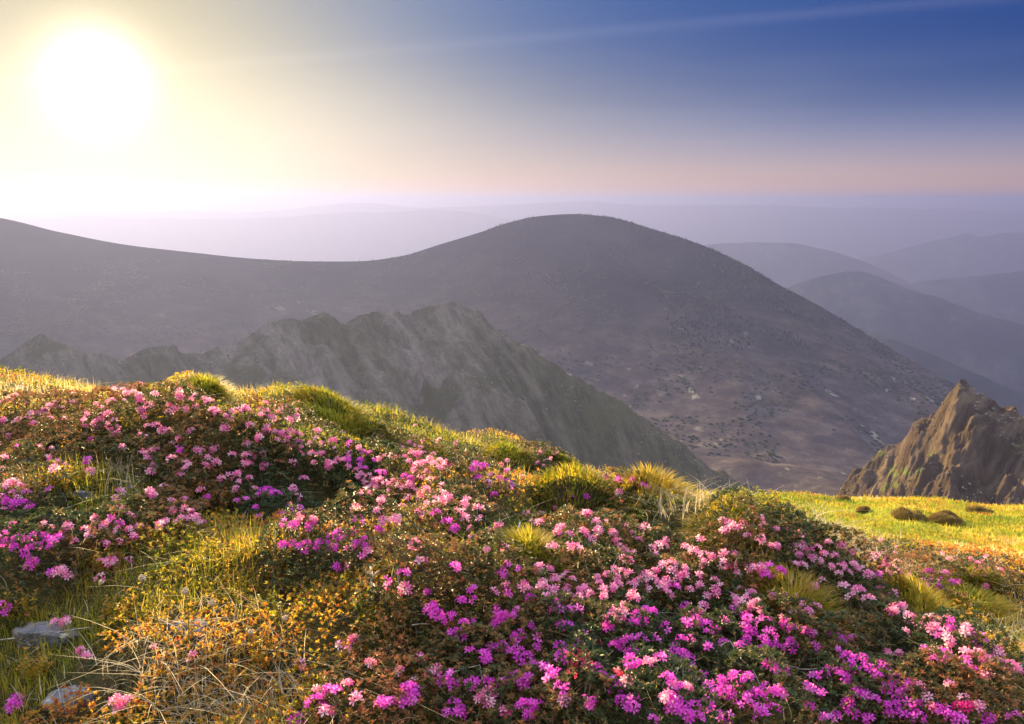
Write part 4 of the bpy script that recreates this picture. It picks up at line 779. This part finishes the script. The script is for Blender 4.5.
# ------------------------------------------------------------------ stones
m, t = mat_new('grey_slate'); cS, nS = noise_ramp(t, 14, [(.35, (.06, .065, .08)), (.5, (.12, .12, .135)), (.64, (.22, .20, .19))], 10)
cL, nL = noise_ramp(t, 40, [(.60, (0, 0, 0)), (.66, (1, 1, 1))], 6); finish(t, mixc(t, cL, cS, (.42, .40, .30)), .8, nS, .8, .01, .3); STONE = m
def stone(px, py, hw, asp, hh, lab, seed, yaw=0):
    P0 = cast([px], [py], lambda x, y: Hg(x, y) + hh * .5)[0]; a = hw * P0[1] / FP; g_ = np.random.default_rng(seed)
    n1, n2 = 40, 22; th_ = np.linspace(0, 2 * np.pi, n1, endpoint=False); ph_ = np.linspace(0, np.pi, n2)
    TH, PH = np.meshgrid(th_, ph_, indexing='ij'); d = np.stack([np.sin(PH) * np.cos(TH), np.sin(PH) * np.sin(TH), np.cos(PH)], -1).reshape(-1, 3)
    cuts = g_.normal(size=(16, 3)); cuts /= np.linalg.norm(cuts, axis=1)[:, None]; cuts[0] = (0, .1, 1); rad = np.full(len(d), 1.1)
    for c in cuts: q = d @ c; rad = np.minimum(rad, np.where(q > .05, g_.uniform(.62, .9) / np.maximum(q, .05), 9))
    V = d * rad[:, None]; V += (d * (.05 * fbm(V[:, 0] * 3 + seed, V[:, 1] * 3 + V[:, 2] * 2, 4, seed))[:, None])
    V = V * np.array([a, a * asp, hh]); c_, s_ = math.cos(yaw), math.sin(yaw); V = np.stack([V[:, 0] * c_ - V[:, 1] * s_, V[:, 0] * s_ + V[:, 1] * c_, V[:, 2]], -1)
    F = [(i * n2 + j, i * n2 + j + 1, ((i + 1) % n1) * n2 + j + 1, ((i + 1) % n1) * n2 + j) for i in range(n1) for j in range(n2 - 1)]
    o = mesh_obj('stone', V, F, STONE); o.location = (P0[0], P0[1], float(Hg(P0[0], P0[1])) - hh * .15); o.rotation_euler = (g_.normal(.12, .05), g_.normal(0, .05), 0)
    tag(o, lab, 'stone', 'slate stones lying among the heath')
stone(45, 628, 50, .45, .045, 'broad grey slate slab at the left edge with a pale straight top edge', 1, .1)
stone(193, 622, 30, .5, .05, 'bluish slate slab half hidden right of the yellow bilberry sprig', 2, -.4)
stone(75, 690, 42, .5, .038, 'dark slate slab in the grass at the lower left corner', 3, .3)
stone(83, 492, 10, .8, .04, 'small rounded blue grey stone beside the pale dry tuft', 4)
stone(58, 513, 20, .6, .03, 'flat grey stone lying just below the small rounded one', 5)
stone(28, 457, 10, .6, .03, 'small flat stone high in the left hollow', 6)
stone(130, 487, 12, .6, .03, 'low pale grey stone right behind the dry tuft', 7)
stone(800, 553, 8, .7, .05, 'small grey stone among rose flowers on the right slope', 8)

# ------------------------------------------------------------------ seed heads, dead twigs, sprigs
m, t = mat_new('seed_head_brown'); cH, nH = noise_ramp(t, 300, [(.4, (.34, .22, .13)), (.6, (.72, .58, .42))]); finish(t, cH, .9, nH, 1, .002); SEED = m
STALK = leaf_mat('green_stalk', [(0, (.20, .22, .03)), (1, (.34, .28, .06))], .3)
def seedstalk(hx, hy, bx, by, r, lab, gi):
    B = cast([bx], [by], Hg)[0]; Y = B[1] - .02; T_ = at(hx, hy, Y); root = empty('seed_head_stalk', B); tag(root, lab, 'seed head', 'withered plantain seed heads on tall stalks')
    p = [B - B, (T_ - B) * .35 + np.array([.004, 0, 0]), (T_ - B) * .7 + np.array([.005, 0, 0]), T_ - B]
    V, F = tube(p, [.0016, .0014, .0012, .001], 6); mesh_obj('stalk', V, F, STALK, root, {'tint': np.full(len(V), .5)})
    g_ = np.random.default_rng(int(hx)); n1, n2 = 14, 10; V = []
    for i in range(n2):
        ph = math.pi * i / (n2 - 1)
        for j in range(n1): q = 2 * math.pi * j / n1; rr_ = r * (1 + g_.normal(0, .10)); V.append((rr_ * math.sin(ph) * math.cos(q), rr_ * math.sin(ph) * math.sin(q), rr_ * 1.25 * math.cos(ph)))
    F = [(i * n1 + j, i * n1 + (j + 1) % n1, (i + 1) * n1 + (j + 1) % n1, (i + 1) * n1 + j) for i in range(n2 - 1) for j in range(n1)]
    hd = mesh_obj('seed_head', np.array(V) + (T_ - B), F, SEED, root)
    n = 70; d = g_.normal(size=(n, 3)); d /= np.linalg.norm(d, axis=1)[:, None]
    V, F, kk_ = blades(np.zeros((n, 3)), np.full(n, r * .7), .0007, np.zeros(n), g_.random(n) * 6.28, seg=1)
    R_ = np.array([np.array(Vector(v).to_track_quat('Z', 'Y').to_matrix()) for v in d]); V = np.einsum('nij,nkj->nki', R_, V.reshape(n, -1, 3)) + (d * r * .9)[:, None, :]
    o = mesh_obj('bristle', V.reshape(-1, 3) + (T_ - B), F, DRY, root, {'tint': np.full(n * kk_, .6)})
seedstalk(142, 578, 170, 662, .0062, 'tallest round brown seed head on a thin stalk above the slate slab', 0)
seedstalk(185, 591, 188, 650, .0062, 'brown seed head on an upright stalk between two others', 0)
seedstalk(212, 603, 206, 640, .0062, 'pale seed head on the right stalk of the row of three', 0)
seedstalk(251, 632, 252, 672, .0052, 'short pale seed head beside the yellow heath at the dry grass', 0)
seedstalk(285, 618, 287, 655, .0050, 'small seed head over the yellow sprigs right of the dry grass', 0)
seedstalk(101, 582, 90, 612, .0050, 'reddish seed head on a short leaning stalk above the slab edge', 0)
def twig(pts, r, lab, lift=.0, fork=None, name='dead_twig', mat=None):
    W_ = []
    B = cast([p[0] for p in pts], [p[1] for p in pts], lambda x, y: Hg(x, y) + canopy(x, y) * .8 + lift)
    B[:, 1] = B[:, 1] * .5 + B[:, 1].mean() * .5; B = at([p[0] for p in pts], [p[1] for p in pts], B[:, 1])
    o0 = B[0].copy(); parts = []; n = len(B)
    q = [B[0]]
    for i in range(n - 1):
        for s in (.33, .66, 1.): q.append(B[i] * (1 - s) + B[i + 1] * s + (np.random.default_rng(i).normal(0, .0022, 3) if s < 1 else 0))
    q = np.array(q) - o0; parts.append(tube(q, np.linspace(r, r * .45, len(q)), 6))
    for f in (fork or []):
        i0, (fx, fy) = f; E = at(fx, fy, B[i0][1] - .01) - o0; s0 = B[i0] - o0; parts.append(tube([s0, (s0 + E) / 2 + np.array([.002, 0, .003]), E], [r * .6, r * .5, r * .25], 5))
    V, F = join(parts); o = mesh_obj(name, V, F, mat or DEAD); o.location = tuple(o0); tag(o, lab, 'twig', 'bare dead twigs among the shrubs')
twig([(297, 555), (292, 545), (291, 532), (287, 522)], .0035, 'pale bleached stalk standing between magenta heads in the left middle', fork=[(1, (300, 538)), (2, (283, 528))])
twig([(373, 592), (372, 578), (370, 566)], .006, 'thick bleached stump of a stem in the shaded thicket', fork=[(1, (380, 570)), (1, (366, 572))])
twig([(399, 594), (398, 575), (396, 562)], .0025, 'thin upright bleached stick just right of the thick bleached stump')
twig([(517, 560), (515, 540), (520, 522)], .005, 'pale dead stalk beside the golden grass tuft in the middle of the slope', fork=[(1, (511, 528))])
twig([(714, 655), (722, 645), (730, 641), (742, 660), (756, 676), (762, 690)], .0019, 'long bent bare twig over the magenta heads in the lower right')
twig([(770, 655), (782, 665), (800, 669), (820, 668), (840, 665)], .0019, 'curved bare twig lying over dark leaves right of the bent one')
twig([(850, 634), (862, 637), (870, 645)], .0018, 'short arched twig under the yellow grass bank')
twig([(0, 640), (40, 636), (90, 627)], .0022, 'straight tan stick lying across the slate slab')
twig([(420, 690), (445, 675), (480, 665), (482, 680)], .0012, 'thin reddish twig in the shade at the heavy magenta truss')
twig([(160, 620), (185, 632), (205, 645)], .0018, 'bare twig crossing behind the middle seed head')
twig([(412, 625), (430, 624), (438, 632)], .0014, 'fine curled twig below the chain of violet heads')

# yellow bilberry sprigs in the lower left: each a little bush
SP_ = [(118, 612, 20, 'upright yellow bilberry sprig between the slate slabs'), (30, 672, 12, 'tiny yellow bilberry sprig low on the left edge'), (95, 560, 26, 'golden bilberry tuft below the coral rhododendron'),
 (240, 655, 40, 'bright yellow bilberry mat above the dry grass'), (20, 610, 14, 'orange tipped bilberry sprig at the left edge above the slab'), (50, 480, 26, 'yellow bilberry clump beside the small rounded stone'),
 (150, 540, 36, 'golden green bilberry bush in the left middle'), (425, 672, 12, 'single yellow sprig between pink heads, lower middle'), (210, 505, 34, 'yellow green bilberry bush above the orange patch'),
 (300, 600, 62, 'wide olive and rust bilberry heath in the middle left'), (385, 615, 34, 'olive bilberry tuft at the edge of the shaded thicket'), (255, 575, 40, 'orange brown bilberry heath between the shaded magenta heads and the olive heath')]
for i, (px, py, hw, lab) in enumerate(SP_):
    g_ = np.random.default_rng(4000 + i); P0 = cast([px], [py], lambda x, y: Hg(x, y) + .03)[0]; a = hw * P0[1] / FP; z0 = float(Hg(P0[0], P0[1]))
    root = empty('bilberry_bush', (P0[0], P0[1], z0)); tag(root, lab, 'bilberry bush', 'yellow bilberry bushes in the foreground')
    ns_ = int(14 + a * 260); LP, LR, LS, st = [], [], [], []
    for k in range(ns_):
        rr1, an = math.sqrt(g_.random()) * a, g_.random() * 6.283; bx, by = rr1 * math.cos(an), rr1 * math.sin(an) * .7; bz = float(Hg(P0[0] + bx, P0[1] + by)) - z0
        hgt = g_.uniform(.035, .075); tip = np.array([bx + g_.normal(0, .015), by + g_.normal(0, .015), bz + hgt]); b0 = np.array([bx, by, bz - .005]); st.append(tube([b0, (b0 + tip) / 2, tip], [.0011, .0009, .0006], 4))
        for q in range(5): s = .35 + .65 * q / 4; LP.append(b0 * (1 - s) + tip * s)
    LP = np.array(LP); n = len(LP)
    V, F, tv = rosettes(LP, tiltR(n, .35, g_), np.full(n, .0105) * g_.uniform(.7, 1.2, n), 3, (.1, 1.1), .36, 70 + i, np.full(n, {9: .24, 10: .22, 11: .62}.get(i, .56)) + g_.normal(0, .09, n))
    add_sprays(V, F, tv, st, HEATH, STALK, root)

# ------------------------------------------------------------------ dark juniper bushes out on the meadow
JUN = leaf_mat('juniper_needles', [(0, (.12, .09, .035)), (1, (.30, .21, .07))], .4)
JB = [(806, 497, 12, 'low dark juniper on the meadow rim, leftmost of the pair'), (843, 497, 9, 'small dark juniper on the meadow rim, right of its twin'), (863, 507, 7, 'tiny round dark juniper in the middle of the meadow'),
 (910, 513, 22, 'wide low dark juniper mat on the meadow'), (946, 517, 20, 'reddish brown juniper mound on the meadow, right of the wide mat'), (980, 510, 16, 'low brownish bush in the meadow near its right edge'), (975, 498, 10, 'flat dark bush on the right end of the meadow rim')]
for i, (px, py, hw, lab) in enumerate(JB):
    g_ = np.random.default_rng(5000 + i); P0 = cast([px], [py], lambda x, y: Hg(x, y) + .15)[0]; a = hw * P0[1] / FP; z0 = float(Hg(P0[0], P0[1])); a *= .8; hh = min(.20, a * .36)
    n = 3800; rr1 = np.sqrt(g_.random(n)); an = g_.random(n) * 6.283; xx = a * rr1 * np.cos(an); yy = a * .9 * rr1 * np.sin(an); lump = 1 + .8 * fbm(xx * 3 + i * 9, yy * 3, 3, 8)
    zz = Hg(P0[0] + xx, P0[1] + yy) - z0 + hh * np.sqrt(np.clip(1 - rr1 ** 2, 0, 1)) * lump * g_.uniform(.35, 1, n)
    V, F, tv = rosettes(np.stack([xx, yy, zz], -1), tiltR(n, .6, g_), np.full(n, .035 + .0012 * P0[1]), 4, (.3, 1.3), .2, 90 + i, np.full(n, .5))
    root = empty('juniper_bush', (P0[0], P0[1], z0)); tag(root, lab, 'bush', 'dark juniper bushes on the meadow'); mesh_obj('foliage', V, F, JUN, root, {'tint': tv})

# ------------------------------------------------------------------ the air
def haze():
    x, y0, y1, z0, z1 = 60000., -2000., 100000., -2480., 95.
    V = [(a, b, c) for a in (-x, x) for b in (y0, y1) for c in (z0, z1)]
    F = [(0, 1, 3, 2), (4, 6, 7, 5), (0, 4, 5, 1), (2, 3, 7, 6), (0, 2, 6, 4), (1, 5, 7, 3)]
    m, t = mat_new('haze_air'); o = t.nodes.new('ShaderNodeOutputMaterial'); v = t.nodes.new('ShaderNodeVolumePrincipled')
    v.inputs['Color'].default_value = HAZE_COL; v.inputs['Density'].default_value = HAZE_D; v.inputs['Anisotropy'].default_value = HAZE_G
    t.links.new(v.outputs[0], o.inputs['Volume'])
    tag(mesh_obj('haze', V, F, m), 'pale blue haze filling the valleys and veiling the far hills', 'haze', kind='stuff')
HAZE_D, HAZE_G, HAZE_COL = 1.2e-4, .53, (.172, .205, .455, 1)
haze()
